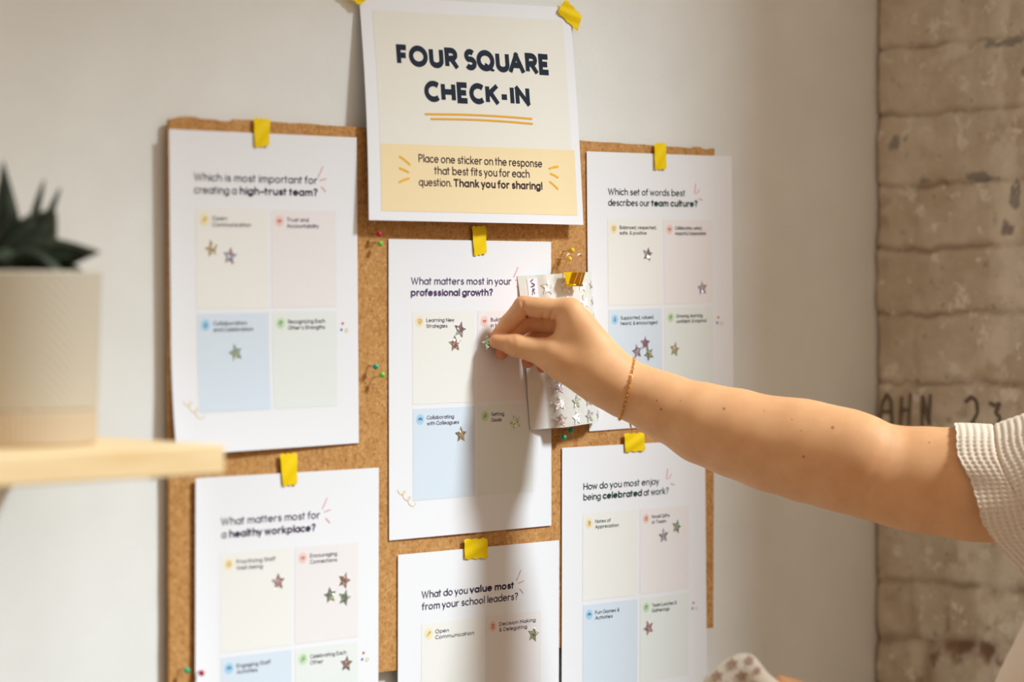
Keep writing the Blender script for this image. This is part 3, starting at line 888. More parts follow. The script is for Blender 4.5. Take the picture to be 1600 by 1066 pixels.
def star(key, px, py, rot, label, size=1.0, group='star stickers on the posters'):
    S = PAPERS[key]
    u, v = S.inv(px, py)
    p, ex, ey, ez = S.frame(u, v, .5)
    a = math.radians(rot); c, s_ = math.cos(a), math.sin(a)
    X_, Y_ = ex * c + ey * s_, ey * c - ex * s_
    o = bpy.data.objects.new('star_sticker', STAR); COL.objects.link(o)
    m_ = mat_from(X_ * size, Y_ * size, ez * size, (p[0], p[1], p[2] + Z0)); o.matrix_world = m_
    return tag(o, label, 'sticker', group)


for a in (
    ('trust', 330.5, 388.5, 12, 'silvery star sticker upper left of two under Open Communication, top left poster'),
    ('trust', 359, 400, -8, 'silvery star sticker lower right of two under Open Communication, top left poster'),
    ('trust', 368, 551, 14, 'bright star sticker in the blue square of the high-trust team poster'),
    ('growth', 718.5, 515, -14, 'upper of two touching star stickers under Learning New Strategies'),
    ('growth', 710.5, 537, 4, 'lower of two touching star stickers under Learning New Strategies'),
    ('growth', 720, 679, 2, 'bronze star sticker beside Collaborating with Colleagues, middle poster'),
    ('growth', 805, 660, 22, 'faint star sticker beside Setting Goals, in the shadow of the hand'),
    ('culture', 1011.5, 397, -12, 'lilac star sticker under Balanced, respected, on the team culture poster'),
    ('culture', 1097, 450, 6, 'yellow-green star sticker low in the pink square, team culture poster'),
    ('culture', 995, 549, 10, 'left star sticker of three clustered under Supported, valued'),
    ('culture', 1008, 536, -2, 'topmost star sticker of three clustered under Supported, valued'),
    ('culture', 1013.5, 553, 26, 'lower right star sticker of three clustered under Supported, valued'),
    ('culture', 1054, 546, -10, 'grey star sticker in the green square of the team culture poster'),
    ('healthy', 434.5, 909, 2, 'lone star sticker under Prioritizing Staff Well-being'),
    ('healthy', 537.5, 907, -20, 'uppermost star sticker of three under Encouraging Connections'),
    ('healthy', 515.5, 930, 8, 'left star sticker of three under Encouraging Connections'),
    ('healthy', 538, 934, -16, 'lowest star sticker of three, right below another, under Encouraging Connections'),
    ('healthy', 541, 1037, -6, 'amber star sticker beside Celebrating Each Other'),
    ('celebrated', 1036.5, 837, 4, 'blue-grey star sticker, lower left of two under Small Gifts or Treats'),
    ('celebrated', 1057, 823, -14, 'greenish star sticker, upper right of two under Small Gifts or Treats'),
    ('celebrated', 1013, 981, 20, 'dark star sticker under Team Lunches on the celebrated poster'),
    ('leaders', 833, 991, -12, 'pale star sticker under Decision Making and Delegating'),
):
    star(a[0], a[1], a[2], a[3], a[4], size=.98 + .06 * rnd.random())

# star pinched between the fingers
p = at_depth(763.5, 535, 2.503)
o = bpy.data.objects.new('star_sticker', STAR); COL.objects.link(o)
ez = -FWD * .95 + np.array([-.3, 0, .1]); ez /= np.linalg.norm(ez); ey = UPV - ez * (UPV @ ez); ey /= np.linalg.norm(ey); ex = np.cross(ey, ez)
ca, sa = math.cos(.35), math.sin(.35)
o.matrix_world = mat_from(ex * ca + ey * sa, ey * ca - ex * sa, ez, (p[0], p[1], p[2] + Z0))
tag(o, 'star sticker held between thumb and index finger against the middle poster', 'sticker')


# ------------------------------------------------------------------ hanging sticker sheet
def plastic(name, col, rough=.25):
    t = NT(name)
    t.b.inputs['Base Color'].default_value = col
    t.b.inputs['Roughness'].default_value = rough
    t.b.inputs['Transmission Weight'].default_value = 0.0
    t.b.inputs['Coat Weight'].default_value = .5; t.b.inputs['Coat Roughness'].default_value = .12
    t.bump(t.noise(60, 3).outputs[0], .25, .003)
    return t.m


M['plastic'] = plastic('frosted_plastic', lin(240, 238, 232))
M['plastic'].node_tree.nodes['Principled BSDF'].inputs['Alpha'].default_value = .9


class Hang:
    def prof(s, u):
        """bulge of the folded strip in front of the poster, metres; u runs 0..1 across"""
        if u < .2: return .0045 + .003 * (u / .2)
        if u < .34: t = (u - .2) / .14; t = t * t * (3 - 2 * t); return .0075 + .0085 * t
        if u < .80: return .016 + .0022 * math.sin(math.pi * (u - .34) / .46)
        t = (u - .80) / .20; return .016 - .0125 * (1 - math.sqrt(max(0, 1 - t * t)))

    def P(s, u, v, n=0.0):
        tl, tr, bl, br = (.4178, .0762), (.5215, .0812), (.4355, -.0742), (.5275, -.0682)
        tl = (.4178 - .006 * 0, .0762)
        x = (tl[0] * (1 - u) + tr[0] * u) * (1 - v) + (bl[0] * (1 - u) + br[0] * u) * v
        z = (tl[1] * (1 - u) + tr[1] * u) * (1 - v) + (bl[1] * (1 - u) + br[1] * u) * v
        k = .55 + .45 * min(1, v * 3)
        y = -(s.prof(u) * k + .0012 * math.sin(9 * u + 5 * v) + n)
        return (x, y, z)


def hang_sheet():
    H = Hang(); o0 = H.P(.6, .02)
    root = thing('sticker_sheet', o0, 'clear sheet of shiny star stickers hanging from a brass binder clip', 'sticker sheet')
    b = MB()
    F = [[H.P(i / 60, j / 40, .0) for i in range(61)] for j in range(41)]
    B = [[H.P(i / 60, j / 40, -.0003) for i in range(61)] for j in range(41)]
    b.grid(F[::-1]); b.grid(B)
    E = lambda A: A[0] + [r[-1] for r in A[1:]] + A[-1][-2::-1] + [r[0] for r in A[-2:0:-1]]
    e1, e2 = E(F), E(B); n = len(e1)
    b.add(e1 + e2, [(i, (i + 1) % n, n + (i + 1) % n, n + i) for i in range(n)])
    b.build('backing_film', M['plastic'], root, o0, smooth=True)
    b = MB(); panelP = lambda u, v: H.P(u, v, .0003)
    b.grid([[panelP(.10 + .125 * i / 4, .02 + .145 * j / 6) for i in range(5)] for j in range(7)][::-1])
    lab = b.build('paper_label', M['paper'], root, o0); lab['label'] = 'small white paper label'
    b = MB()
    for st in ([(.145, .125), (.16, .085), (.175, .12)], [(.15, .10), (.18, .09)], [(.14, .075), (.18, .068)], [(.15, .05), (.185, .062)], [(.14, .04), (.17, .028)]):
        ribbon(b, [(x, y) for x, y in st], .008, lambda u, v: H.P(u, v, .0006))
    b.build('label_scribble', ink(110, 70, 130), lab, o0)
    mt = [m_holo('sheet_foil', .22, 1.0, 520)]; mt[0].node_tree.nodes['Principled BSDF'].inputs['Metallic'].default_value = .6
    k = 0
    mt.append(m_holo('glare_foil', .04, 1.15, 520)); mt[1].node_tree.nodes['Principled BSDF'].inputs['Metallic'].default_value = .15  # sun glare painted in: whiter, less metallic foil for chosen stars
    for row in range(9):
        for c in range(4):
            u = (.325, .555, .775, .935)[c]; v = .085 + row * .108
            if v > .97: continue
            R = (.0079, .0079, .0076, .0052)[c]
            rot = math.radians(rnd.uniform(-10, 10)); pts = []
            for q in range(10):
                a = math.pi / 2 + q * math.pi / 5 + rot; rr = R if q % 2 == 0 else R * .47
                pts.append(H.P(u + rr * math.cos(a) / .098, min(.998, v - rr * math.sin(a) / .148), .0006))
            ce = H.P(u, v, .0007)
            b = MB(); b.add(pts + [ce], [(10, i, (i + 1) % 10) for i in range(10)])
            s = b.build('sheet_star', mt[1 if (row < 3 and c < 3) or (row, c) in ((7, 0), (8, 1)) else 0], root, o0)
            k += 1


hang_sheet()


# ------------------------------------------------------------------ binder clip
def clip():
    c = at(897.5, 436, -.020)
    root = thing('binder_clip', c, 'small brass binder clip gripping the top of the sticker sheet', 'binder clip')
    w, h, d = .0098, .0062, .0058
    x, y, z = c
    b = MB()
    # sheet-metal wedge: spine on top, two sloping jaws meeting at the lips
    th = .0006
    prof = [(-d, h), (-d * .9, h + .0006), (d * .9, h + .0006), (d, h), (.0009, -h), (-.0009, -h)]
    N = len(prof)
    for s in (0,):
        V = [(x - w, y + p[0], z + p[1]) for p in prof] + [(x + w, y + p[0], z + p[1]) for p in prof]
        b.add(V, [tuple(range(N)), tuple(range(N, 2 * N))[::-1]] + [(i, N + i, N + (i + 1) % N, (i + 1) % N) for i in range(N)])
    b.build('body', M['clip'], root, c, bevel=.0004)
    for s in (-1, 1):
        b = MB(); b.tube([(x - w, y + s * .0016, z - h), (x + w, y + s * .0016, z - h)], .0011, 10)
        b.build('lip', M['clip'], root, c, smooth=True)
    for s, mt, name in ((-1, M['rose'], 'handle'), (1, M['rose'], 'handle')):
        pts = []
        yo = -(d + .0016) if s < 0 else (d + .0016)
        L = [(-.0040, -h), (-.0036, 0), (-.0030, h), (-.0026, h + .004), (-.0040, h + .0085), (-.0054, h + .0125), (-.0048, h + .0158), (-.0024, h + .0178), (0, h + .0184)]
        L = L + [(-a, q) for a, q in L[-2::-1]]
        for (a, q) in L:
            f = min(1, max(0, (q + h) / (2 * h)))
            pts.append((x + a + .0004, y + (s * .0016) * (1 - f) + yo * f, z + q))
        # smooth it
        P_ = np.array(pts); T_ = np.linspace(0, len(P_) - 1, 60)
        for _ in range(2):
            P_ = np.stack([np.interp(T_, np.arange(len(P_)), P_[:, i]) for i in range(3)], 1); T_ = np.linspace(0, len(P_) - 1, 60)
            P_[1:-1] = (P_[:-2] + 2 * P_[1:-1] + P_[2:]) / 4
        b = MB(); b.tube(P_, .00066, 8); b.build(name, mt, root, c, smooth=True)


clip()


# ------------------------------------------------------------------ shelf
b = MB(); b.box((-.95, -.25, -.0775), (-.1425, WY - .0005, -.0555))
o = b.build('wall_shelf', M['wood'], origin=(-.5, WY, -.0775), bevel=.0018)
tag(o, 'pale pine wall shelf carrying the potted plant', 'shelf')


# ------------------------------------------------------------------ pot and plant
def plant():
    c = at(22, 600, -.130); c = np.array([c[0], -.130, -.0553])
    root = thing('plant_pot', c, 'cream ribbed ceramic pot with matching saucer on the wooden shelf', 'plant pot')
    t = NT('cream_ceramic')
    t.b.inputs['Base Color'].default_value = lin(204, 194, 176); t.b.inputs['Roughness'].default_value = .6; t.b.inputs['Specular IOR Level'].default_value = .25
    tc = t.n('ShaderNodeTexCoord'); w = t.n('ShaderNodeTexWave', wave_type='BANDS', bands_direction='DIAGONAL'); w.inputs['Scale'].default_value = 90
    t.l(tc.outputs['Object'], w.inputs['Vector']); t.bump(w.outputs['Fac'], .35, .0012)
    R = .0655
    prof = [(0, .026), (R * .93, .026), (R * .955, .0275), (R * .965, .034), (R, .125), (R + .0004, .1285), (R - .0012, .1302), (R - .0042, .1302), (R - .0052, .127), (R - .006, .115), (0, .115)]
    b = MB(); b.lathe(prof, c); b.build('body', t.m, root, c, smooth=True).modifiers.new('e', 'EDGE_SPLIT')
    t2 = NT('cream_saucer')
    t2.b.inputs['Base Color'].default_value = lin(206, 186, 160); t2.b.inputs['Roughness'].default_value = .6
    rp = [(0, 0), (R * .92, 0), (R * .945, .002), (R * .955, .0245), (R * .94, .026), (R * .90, .0262), (0, .0262)]
    b = MB(); n = 180
    V = []; Fq = []
    for i, (r, z) in enumerate(rp):
        for k in range(n):
            a = 2 * math.pi * k / n; q = r * (1 - (.006 if (k % 2 and 1 < i < 4) else 0))
            V.append((c[0] + q * math.cos(a), c[1] + q * math.sin(a), c[2] + z))
    for i in range(len(rp) - 1):
        for k in range(n): Fq.append((i * n + k, i * n + (k + 1) % n, (i + 1) * n + (k + 1) % n, (i + 1) * n + k))
    b.add(V, Fq); b.build('saucer', t2.m, root, c)
    b = MB(); b.lathe([(0, .1215), (.03, .1222), (R - .0062, .1205)], c, 40); so = b.build('soil', M['soil'], root, c)
    top = c + np.array([0, 0, .122])
    pl = thing('succulent', top, 'dark green pointed-leaf succulent growing in the cream pot', 'plant')
    t3 = NT('succulent_leaf')
    nn = t3.noise(60, 4); r = t3.ramp(nn.outputs[0], [(.3, lin(22, 32, 20)), (.55, lin(38, 52, 36)), (.8, lin(84, 100, 80))])
    t3.l(r.outputs[0], t3.b.inputs['Base Color']); t3.b.inputs['Roughness'].default_value = .38

    def leaf(base, tip, wid, thick, sag=.0, roll=0.):
        base = np.array(base); tip = np.array(tip); ax = tip - base; L = np.linalg.norm(ax); ax /= L
        side = np.cross(ax, np.array([0, 0, 1.])); side = side / (np.linalg.norm(side) + 1e-9)
        if abs(ax[2]) > .97: side = np.array([.707, -.707, 0])
        up = np.cross(side, ax)
        ro = math.radians(roll); side, up = side * math.cos(ro) + up * math.sin(ro), up * math.cos(ro) - side * math.sin(ro)
        b = MB(); nu, nr = 18, 14; V = []
        for i in range(nu + 1):
            tt = i / nu
            w_ = wid * (1 - tt) ** .75 * (.72 + .9 * tt * (1 - tt) * 1.4) if tt < 1 else 0
            th = thick * (1 - tt ** 2) ** .7 + .0002
            ctr = base + ax * L * tt + np.array([0, 0, sag * math.sin(math.pi * tt) - sag * .8 * tt * tt])
            for k in range(nr):
                a = 2 * math.pi * k / nr
                sx, sy = math.cos(a), math.sin(a)
                keel = -.5 * abs(sx) * (1 if sy > 0 else .2)
                V.append(ctr + side * (w_ * sx + .0001 * sx) + up * (th * sy - th * keel * -1 * .6))
        Fq = [(i * nr + k, i * nr + (k + 1) % nr, (i + 1) * nr + (k + 1) % nr, (i + 1) * nr + k) for i in range(nu) for k in range(nr)]
        b.add(V, Fq); b.add([V[k] for k in range(nr)], [tuple(range(nr))[::-1]]); b.add(V[-nr:], [tuple(range(nr))])
        b.build('leaf', t3.m, pl, top, smooth=True)

    rh = np.array([_cy, -_sy, 0]); dh = np.array([_sy, _cy, 0]); uz = np.array([0, 0, 1.])
    def at2(r_, d_, u_): return top + rh * r_ + dh * d_ + uz * u_
    # (base, tip, width, thickness): right, depth (away from the camera) and up from the soil centre
    for bs, tp, w_, th, sg, *ro_ in (
        ((.004, -.012, .016), (.069, -.022, .024), .021, .009, .002, 62), ((.008, -.022, .004), (.046, -.040, .010), .024, .010, .010, 40), ((.000, -.006, .010), (.034, -.016, .058), .024, .009, .004, 70), ((.012, -.004, .004), (.034, -.014, .056), .026, .009, .004), ((.006, -.008, .004), (.018, -.022, .050), .026, .009, .006),
        ((.006, .004, .004), (.034, .008, .072), .010, .005, .0), ((.002, .004, .004), (.022, .006, .078), .011, .005, .0),
        ((-.004, .000, .004), (-.008, .000, .092), .017, .006, .0), ((-.008, -.008, .004), (.006, -.026, .056), .016, .007, .006),
        ((.010, -.014, .002), (.040, -.046, .014), .015, .006, .008), ((-.002, -.016, .002), (.002, -.056, .022), .016, .006, .010),
        ((-.014, -.012, .002), (-.040, -.044, .020), .016, .006, .010), ((-.016, 0, .002), (-.064, -.006, .026), .017, .006, .010),
        ((-.012, .010, .002), (-.042, .044, .028), .016, .006, .010), ((.004, .014, .002), (.012, .056, .024), .016, .006, .010),
        ((.012, .010, .002), (.050, .034, .012), .015, .006, .008), ((-.010, .004, .004), (-.030, .010, .066), .013, .006, .002),
        ((-.006, -.006, .004), (-.024, -.020, .060), .015, .006, .004), ((.004, -.002, .004), (.010, .002, .052), .012, .006, .0),
        ((.012, -.004, .002), (.052, -.030, .022), .013, .006, .006)):
        leaf(at2(*bs), at2(*tp), w_, th, sg, *ro_)


plant()
# ------------------------------------------------------------------ the person
# body space in millimetres: X to the photo's right, Y away from the camera, Z up, from the place on the board the fingers reach for
BR0 = np.array([_cy, -_sy, 0.0]); BD0 = np.array([_sy, _cy, 0.0]); BU0 = np.array([0, 0, 1.0])
BO = at(770, 530, 0.0)
D_REF = float((BO - CAM) @ FWD)


def to_room(q):
    q = np.asarray(q, float) / 1000
    return BO + q[..., 0:1] * BR0 + q[..., 1:2] * BD0 + q[..., 2:3] * BU0


def J(px, py, dd):
    d = at_depth(px, py, D_REF + dd / 1000) - BO
    return np.array([d @ BR0, d @ BD0, d @ BU0]) * 1000


def axis(*segs):
    """grid line positions from (start, stop, step) runs"""
    out = []
    for a, b_, st in segs:
        out += list(np.arange(a, b_ - 1e-6, st))
    return np.array(out + [segs[-1][1]], float)


class SDF:
    def __init__(s): s.ops = []
    def cone(s, a, b_, ra, rb, k=6, sy=1.0): s.ops.append(('c', np.array(a, float), np.array(b_, float), ra, rb, k, sy)); return s
    def ell(s, c, r, k=6): s.ops.append(('e', np.array(c, float), np.array(r, float), 0, 0, k, 1)); return s
    def cut(s, c, r, k=4): s.ops.append(('x', np.array(c, float), np.array(r, float), 0, 0, k, 1)); return s
    def crease(s, pts, width, depth, y0, y1): s.ops.append(('g', [np.array(p, float) for p in pts], None, width, depth, (y0, y1), 1)); return s

    @staticmethod
    def dist(op, X_, Y_, Z_):
        kind, a, b_, ra, rb, k, sy = op
        if kind == 'c':
            ay, by = a[1] / sy, b_[1] / sy
            bx, by_, bz = b_[0] - a[0], by - ay, b_[2] - a[2]
            px, py, pz = X_ - a[0], Y_ / sy - ay, Z_ - a[2]
            L = bx * bx + by_ * by_ + bz * bz + 1e-9
            h = np.clip((px * bx + py * by_ + pz * bz) / L, 0, 1)
            return np.sqrt((px - h * bx) ** 2 + (py - h * by_) ** 2 + (pz - h * bz) ** 2) - (ra + (rb - ra) * h)
        r = b_
        q = np.sqrt(((X_ - a[0]) / r[0]) ** 2 + ((Y_ - a[1]) / r[1]) ** 2 + ((Z_ - a[2]) / r[2]) ** 2)
        return (q - 1) * min(r)

    def bounds(s, op):
        kind, a, b_, ra, rb, k, sy = op
        if kind == 'c':
            R = max(ra, rb) + k + 14; R = np.array([R, R * max(1, sy), R])
            return np.minimum(a, b_) - R, np.maximum(a, b_) + R
        if kind == 'g':
            A = np.array(a); lo = A.min(0); hi = A.max(0); w_ = ra * 3.2
            return np.array([lo[0] - w_, k[0], lo[2] - w_]), np.array([hi[0] + w_, k[1], hi[2] + w_])
        R = b_ + k + 14
        return a - R, a + R

    def grid(s, xs, ys, zs):
        D = np.full((len(xs), len(ys), len(zs)), 60.0, np.float32)
        for op in s.ops:
            lo, hi = s.bounds(op)
            i0, i1 = np.searchsorted(xs, (lo[0], hi[0])); j0, j1 = np.searchsorted(ys, (lo[1], hi[1])); k0, k1 = np.searchsorted(zs, (lo[2], hi[2]))
            if i1 <= i0 or j1 <= j0 or k1 <= k0: continue
            X_ = xs[i0:i1, None, None].astype(np.float32); Y_ = ys[None, j0:j1, None].astype(np.float32); Z_ = zs[None, None, k0:k1].astype(np.float32)
            d = D[i0:i1, j0:j1, k0:k1]
            if op[0] == 'g':
                best = None
                for p, q in zip(op[1][:-1], op[1][1:]):
                    bx, bz = q[0] - p[0], q[2] - p[2]; h = np.clip(((X_ - p[0]) * bx + (Z_ - p[2]) * bz) / (bx * bx + bz * bz), 0, 1)
                    e = (X_ - p[0] - h * bx) ** 2 + (Z_ - p[2] - h * bz) ** 2
                    best = e if best is None else np.minimum(best, e)
                d += op[4] * np.exp(-best / op[3] ** 2) * np.ones_like(Y_)
                continue
            e = s.dist(op, X_, Y_, Z_); k = op[5]
            if op[0] == 'x':
                h = np.clip(.5 - .5 * (d + e) / k, 0, 1); D[i0:i1, j0:j1, k0:k1] = d * (1 - h) - e * h + k * h * (1 - h); continue
            h = np.clip(.5 + .5 * (d - e) / k, 0, 1)
            D[i0:i1, j0:j1, k0:k1] = d * (1 - h) + e * h - k * h * (1 - h)
        return D

    def at(s, P):
        P = np.atleast_2d(np.asarray(P, float)); d = np.full(len(P), 60.0)
        for op in s.ops:
            if op[0] in 'gx': continue
            e = s.dist(op, P[:, 0], P[:, 1], P[:, 2]); k = op[5]
            h = np.clip(.5 + .5 * (d - e) / k, 0, 1); d = d * (1 - h) + e * h - k * h * (1 - h)
        return d


def surface_nets(D, xs, ys, zs, relax=2):
    """one closed skin through the zero level of D"""
    S = D < 0
    nx, ny, nz = D.shape
    cnt = np.zeros((nx - 1, ny - 1, nz - 1), np.int8)
    for a in (0, 1):
        for b_ in (0, 1):
            for c in (0, 1): cnt += S[a:nx - 1 + a, b_:ny - 1 + b_, c:nz - 1 + c]
    cells = np.argwhere((cnt > 0) & (cnt < 8))
    idx = np.full((nx - 1, ny - 1, nz - 1), -1, np.int32); idx[tuple(cells.T)] = np.arange(len(cells))
    acc = np.zeros((len(cells), 3)); n = np.zeros(len(cells))
    i, j, k = cells.T
    cor = [(a, b_, c) for a in (0, 1) for b_ in (0, 1) for c in (0, 1)]
    G = (xs, ys, zs)
    for e1 in cor:
        for ax in range(3):
            if e1[ax]: continue
            e2 = list(e1); e2[ax] = 1
            d1 = D[i + e1[0], j + e1[1], k + e1[2]]; d2 = D[i + e2[0], j + e2[1], k + e2[2]]
            m_ = (d1 < 0) != (d2 < 0)
            t = np.where(m_, d1 / np.where(m_, d1 - d2, 1), 0)
            P = np.stack([xs[i + e1[0]], ys[j + e1[1]], zs[k + e1[2]]], 1)
            ijk = (i, j, k)
            P[:, ax] += t * (G[ax][ijk[ax] + 1] - G[ax][ijk[ax]])
            acc[m_] += P[m_]; n[m_] += 1
    V = acc / n[:, None]
    F = []
    for ax in range(3):
        sl1 = [slice(1, -1)] * 3; sl1[ax] = slice(0, -1); sl2 = list(sl1); sl2[ax] = slice(1, None)
        A = S[tuple(sl1)]; B = S[tuple(sl2)]
        e = np.argwhere(A != B)
        off = np.ones(3, int); off[ax] = 0
        e = e + off
        flip = S[tuple(e.T)]
        u, v = (ax + 1) % 3, (ax + 2) % 3
        def cell(du, dv):
            c = e.copy(); c[:, u] -= du; c[:, v] -= dv; return idx[tuple(c.T)]
        q = np.stack([cell(1, 1), cell(0, 1), cell(0, 0), cell(1, 0)], 1)
        q[~flip] = q[~flip][:, ::-1]
        F.append(q)
    F = np.concatenate(F); F = F[(F >= 0).all(1)]
    for _ in range(relax):
        acc = np.zeros_like(V); n = np.zeros(len(V))
        for a in range(4):
            for b_ in ((a + 1) % 4, (a - 1) % 4):
                np.add.at(acc, F[:, a], V[F[:, b_]]); np.add.at(n, F[:, a], 1)
        V = V * .45 + .55 * acc / np.maximum(n, 1)[:, None]
    return V, F


# joints of the right hand and arm: photo pixel, millimetres behind (+) or before (-) the fingertip's place on the board
s = SDF()
W_ = J(979, 609, -22)
Im, Ip, Id, It = J(890, 487, -26), J(818, 478, -19), J(794, 505, -14), J(775, 527, -9.5)
Mm, Mp, Md, Mt = J(894, 503, -10), J(823, 502, -5), J(797, 525, -6), J(784, 552, -8)
Rm, Rp, Rd, Rt = J(899, 520, 8), J(838, 518, 12), J(824, 542, 11), J(825, 566, 7)
Lm, Lp, Ld, Lt = J(908, 545, 26), J(872, 548, 28), J(858, 563, 30), J(847, 574, 25)
Tc, Tm, Ti, Tt = J(928, 582, -28), J(862, 554, -27), J(806, 540, -23), J(775, 533.5, -20.5)
# palm
s.cone(Im, J(962, 590, -25), 12.6, 18, 8)
s.cone(Mm, J(964, 596, -15), 12.2, 17, 9)
s.cone(Rm, J(966, 603, -6), 11.6, 16, 9)
s.cone(Lm, J(968, 612, 2), 10.8, 15, 9)
s.cone(J(962, 600, -21), W_, 21, 24.2, 12)
s.cone(J(900, 540, 4), J(950, 600, -8), 13, 17, 10)
# fingers
s.cone(Im, Ip, 11.2, 9.4, 7).cone(Ip, Id, 9.3, 7.9, 2.5).cone(Id, It, 7.9, 6.3, 3)
s.cone(Mm, Mp, 10.8, 9.4, 4).cone(Mp, Md, 9.2, 7.8, 2).cone(Md, Mt, 7.8, 6.5, 2.5)
s.cone(Rm, Rp, 10.2, 8.8, 3).cone(Rp, Rd, 8.6, 7.4, 2).cone(Rd, Rt, 7.4, 6.3, 2.5)
s.cone(Lm, Lp, 9.4, 7.8, 3).cone(Lp, Ld, 7.6, 6.6, 2).cone(Ld, Lt, 6.6, 5.6, 2.5)
# thumb and its web
s.cone(J(884, 562, -25), J(952, 597, -24), 17, 21, 16)
s.cone(Tc, Tm, 20, 14.2, 20).cone(Tm, Ti, 13.8, 10.6, 6).cone(Ti, Tt, 10.6, 6.9, 4)
s.cone(J(884, 540, -27), J(898, 505, -26), 11, 12.5, 9)
s.cone(J(908, 520, -29), J(952, 582, -25), 13, 18, 16)
s.cone(W_, Tc, 23, 20, 12)
# forearm: flattened a little in depth
ST = [(979, 609, -22, 24.2), (1008, 620, -26, 26.7), (1040, 636, -30, 30.6), (1100, 662, -36, 37.0), (1150, 677, -41, 40.5), (1205, 694, -47, 43.2), (1262, 708, -53, 45.0), (1318, 721, -59, 46.0), (1362, 735, -64, 45.2)]
for (a, b_) in zip(ST[:-1], ST[1:]):
    s.cone(J(*a[:3]), J(*b_[:3]), a[3], b_[3], 9, .86)
s.cone(J(1250, 690, -57), J(1345, 708, -75), 36, 33, 16, .8)     # brachioradialis
UA = [(1362, 737, -58, 44.8), (1415, 747, -62, 45.4), (1460, 752, -66, 47.8), (1520, 757, -72, 50.6), (1600, 762, -80, 53.5), (1730, 764, -94, 57.0), (1850, 770, -110, 62.0)]
for i, (a, b_) in enumerate(zip(UA[:-1], UA[1:])):
    s.cone(J(*a[:3]), J(*b_[:3]), a[3], b_[3], 5 if i == 0 else 12, .9)
SH = J(1850, 770, -110)
# torso, neck, head: facing the photo's left
SH2 = SH + np.array([-10, -330, -8])
ctr = (SH + SH2) / 2
hip = ctr + np.array([6, 0, -500])
s.cone(SH + np.array([10, -60, -40]), SH2 + np.array([10, 60, -40]), 74, 74, 40)
s.cone(ctr + np.array([8, 45, -90]), hip + np.array([0, 40, 220]), 98, 96, 40).cone(ctr + np.array([8, -45, -90]), hip + np.array([0, -40, 220]), 98, 96, 40)
s.cone(hip + np.array([0, 55, 230]), hip + np.array([10, 70, 0]), 94, 112, 40).cone(hip + np.array([0, -55, 230]), hip + np.array([10, -70, 0]), 94, 112, 40)
s.cone(ctr + np.array([10, 0, 20]), ctr + np.array([4, 0, 125]), 56, 52, 30)
hd = ctr + np.array([10, 0, 222])
s.ell(hd + np.array([10, 0, 12]), (96, 74, 100), 20).ell(hd + np.array([-34, 0, -46]), (56, 56, 66), 26)
s.cone(hd + np.array([-84, 0, 6]), hd + np.array([-100, 0, -26]), 8, 12, 10)                          # nose
s.cone(hd + np.array([-82, -16, -60]), hd + np.array([-82, 16, -60]), 8, 8, 8)                        # mouth
for q in (-1, 1):
    s.ell(hd + np.array([12, q * 74, -10]), (17, 8, 29), 6)
    s.cut(hd + np.array([-92, q * 31, 8]), (12, 17, 11), 12)
    s.ell(hd + np.array([-76, q * 30, 6]), (11, 12, 9), 3)
# legs
for q in (-1, 1):
    a = hip + np.array([8, q * 78, -40]); k_ = np.array([a[0] - 10, a[1] * .98 + .02 * hip[1], a[2] - 400])
    fl = -(Z0 + BO[2]) * 1000
    an = np.array([k_[0] + 14, k_[1], fl + 85])
    s.cone(a, k_, 92, 60, 30).cone(k_, an, 58, 40, 20).cone(an + np.array([10, 0, -48]), an + np.array([-150, q * 14, -58]), 34, 24, 20)
# left arm, reaching to the photo's left below the frame to hold a sticker sheet
LW = J(1330, 1128, -270); LE = J(1640, 1290, -330)
s.cone(SH2, LE, 56, 44, 26).cone(LE, LE * .45 + LW * .55, 44, 38, 14).cone(LE * .45 + LW * .55, LW, 38, 25, 12)
lp = J(1278, 1104, -268)
s.cone(LW, lp, 23, 20, 12).cone(J(1300, 1125, -285), J(1262, 1118, -285), 18, 14, 10)
s.cone(lp, J(1240, 1080, -252), 13, 10.5, 8).cone(J(1240, 1080, -252), J(1220, 1067, -258), 10.2, 7.0, 3)          # thumb
for i_ in range(4):
    a = J(1268 - 3 * i_, 1108 + 13 * i_, -292 - 4 * i_); p_ = J(1226 - 2 * i_, 1098 + 14 * i_, -300 - 3 * i_); q_2 = J(1204 + i_, 1092 + 15 * i_, -282); r_2 = J(1214 + 2 * i_, 1090 + 15 * i_, -270)
    rr = (9.6, 9.6, 9.0, 8.0)[i_]
    s.cone(a, p_, rr + .8, rr, 4).cone(p_, q_2, rr - .4, rr - 1.2, 2).cone(q_2, r_2, rr - 1.4, rr - 2.4, 2)
# folds of the skin that face the camera
def crease(pix, dd, width, depth, back=14, front=40):
    P = [J(x, y, dd) for x, y in pix]; y = np.mean([p[1] for p in P])
    s.crease(P, width, depth, y - front, y + back)
crease([(816, 472), (818, 482), (823, 494)], -10, 1.3, 1.5)
crease([(791, 500), (797, 505), (801, 512)], -11, 1.2, .9)
crease([(849, 490), (847, 503), (853, 512), (857, 518)], -26, 1.5, 1.6, 10)
crease([(864, 487), (858, 500), (858, 512), (853, 524)], -32, 1.3, 1.6, 12)
crease([(870, 492), (866, 508), (862, 522), (852, 529)], -34, 1.2, 1.0, 12)
crease([(800, 526), (803, 538), (800, 550)], -25, 1.6, .45, 4)
crease([(850, 582), (868, 586), (885, 586)], -42, 1.3, .4, 8)
crease([(862, 590), (880, 592), (896, 590)], -42, 1.2, .35, 8)
crease([(955, 628), (968, 622), (978, 628)], -34, 1.4, .35, 8)
crease([(1384, 674), (1375, 696), (1366, 716), (1354, 742), (1346, 776)], -66, 4.6, 1.0, 20, 60)
crease([(1356, 740), (1352, 770), (1346, 806)], -66, 1.8, .35, 20, 60)

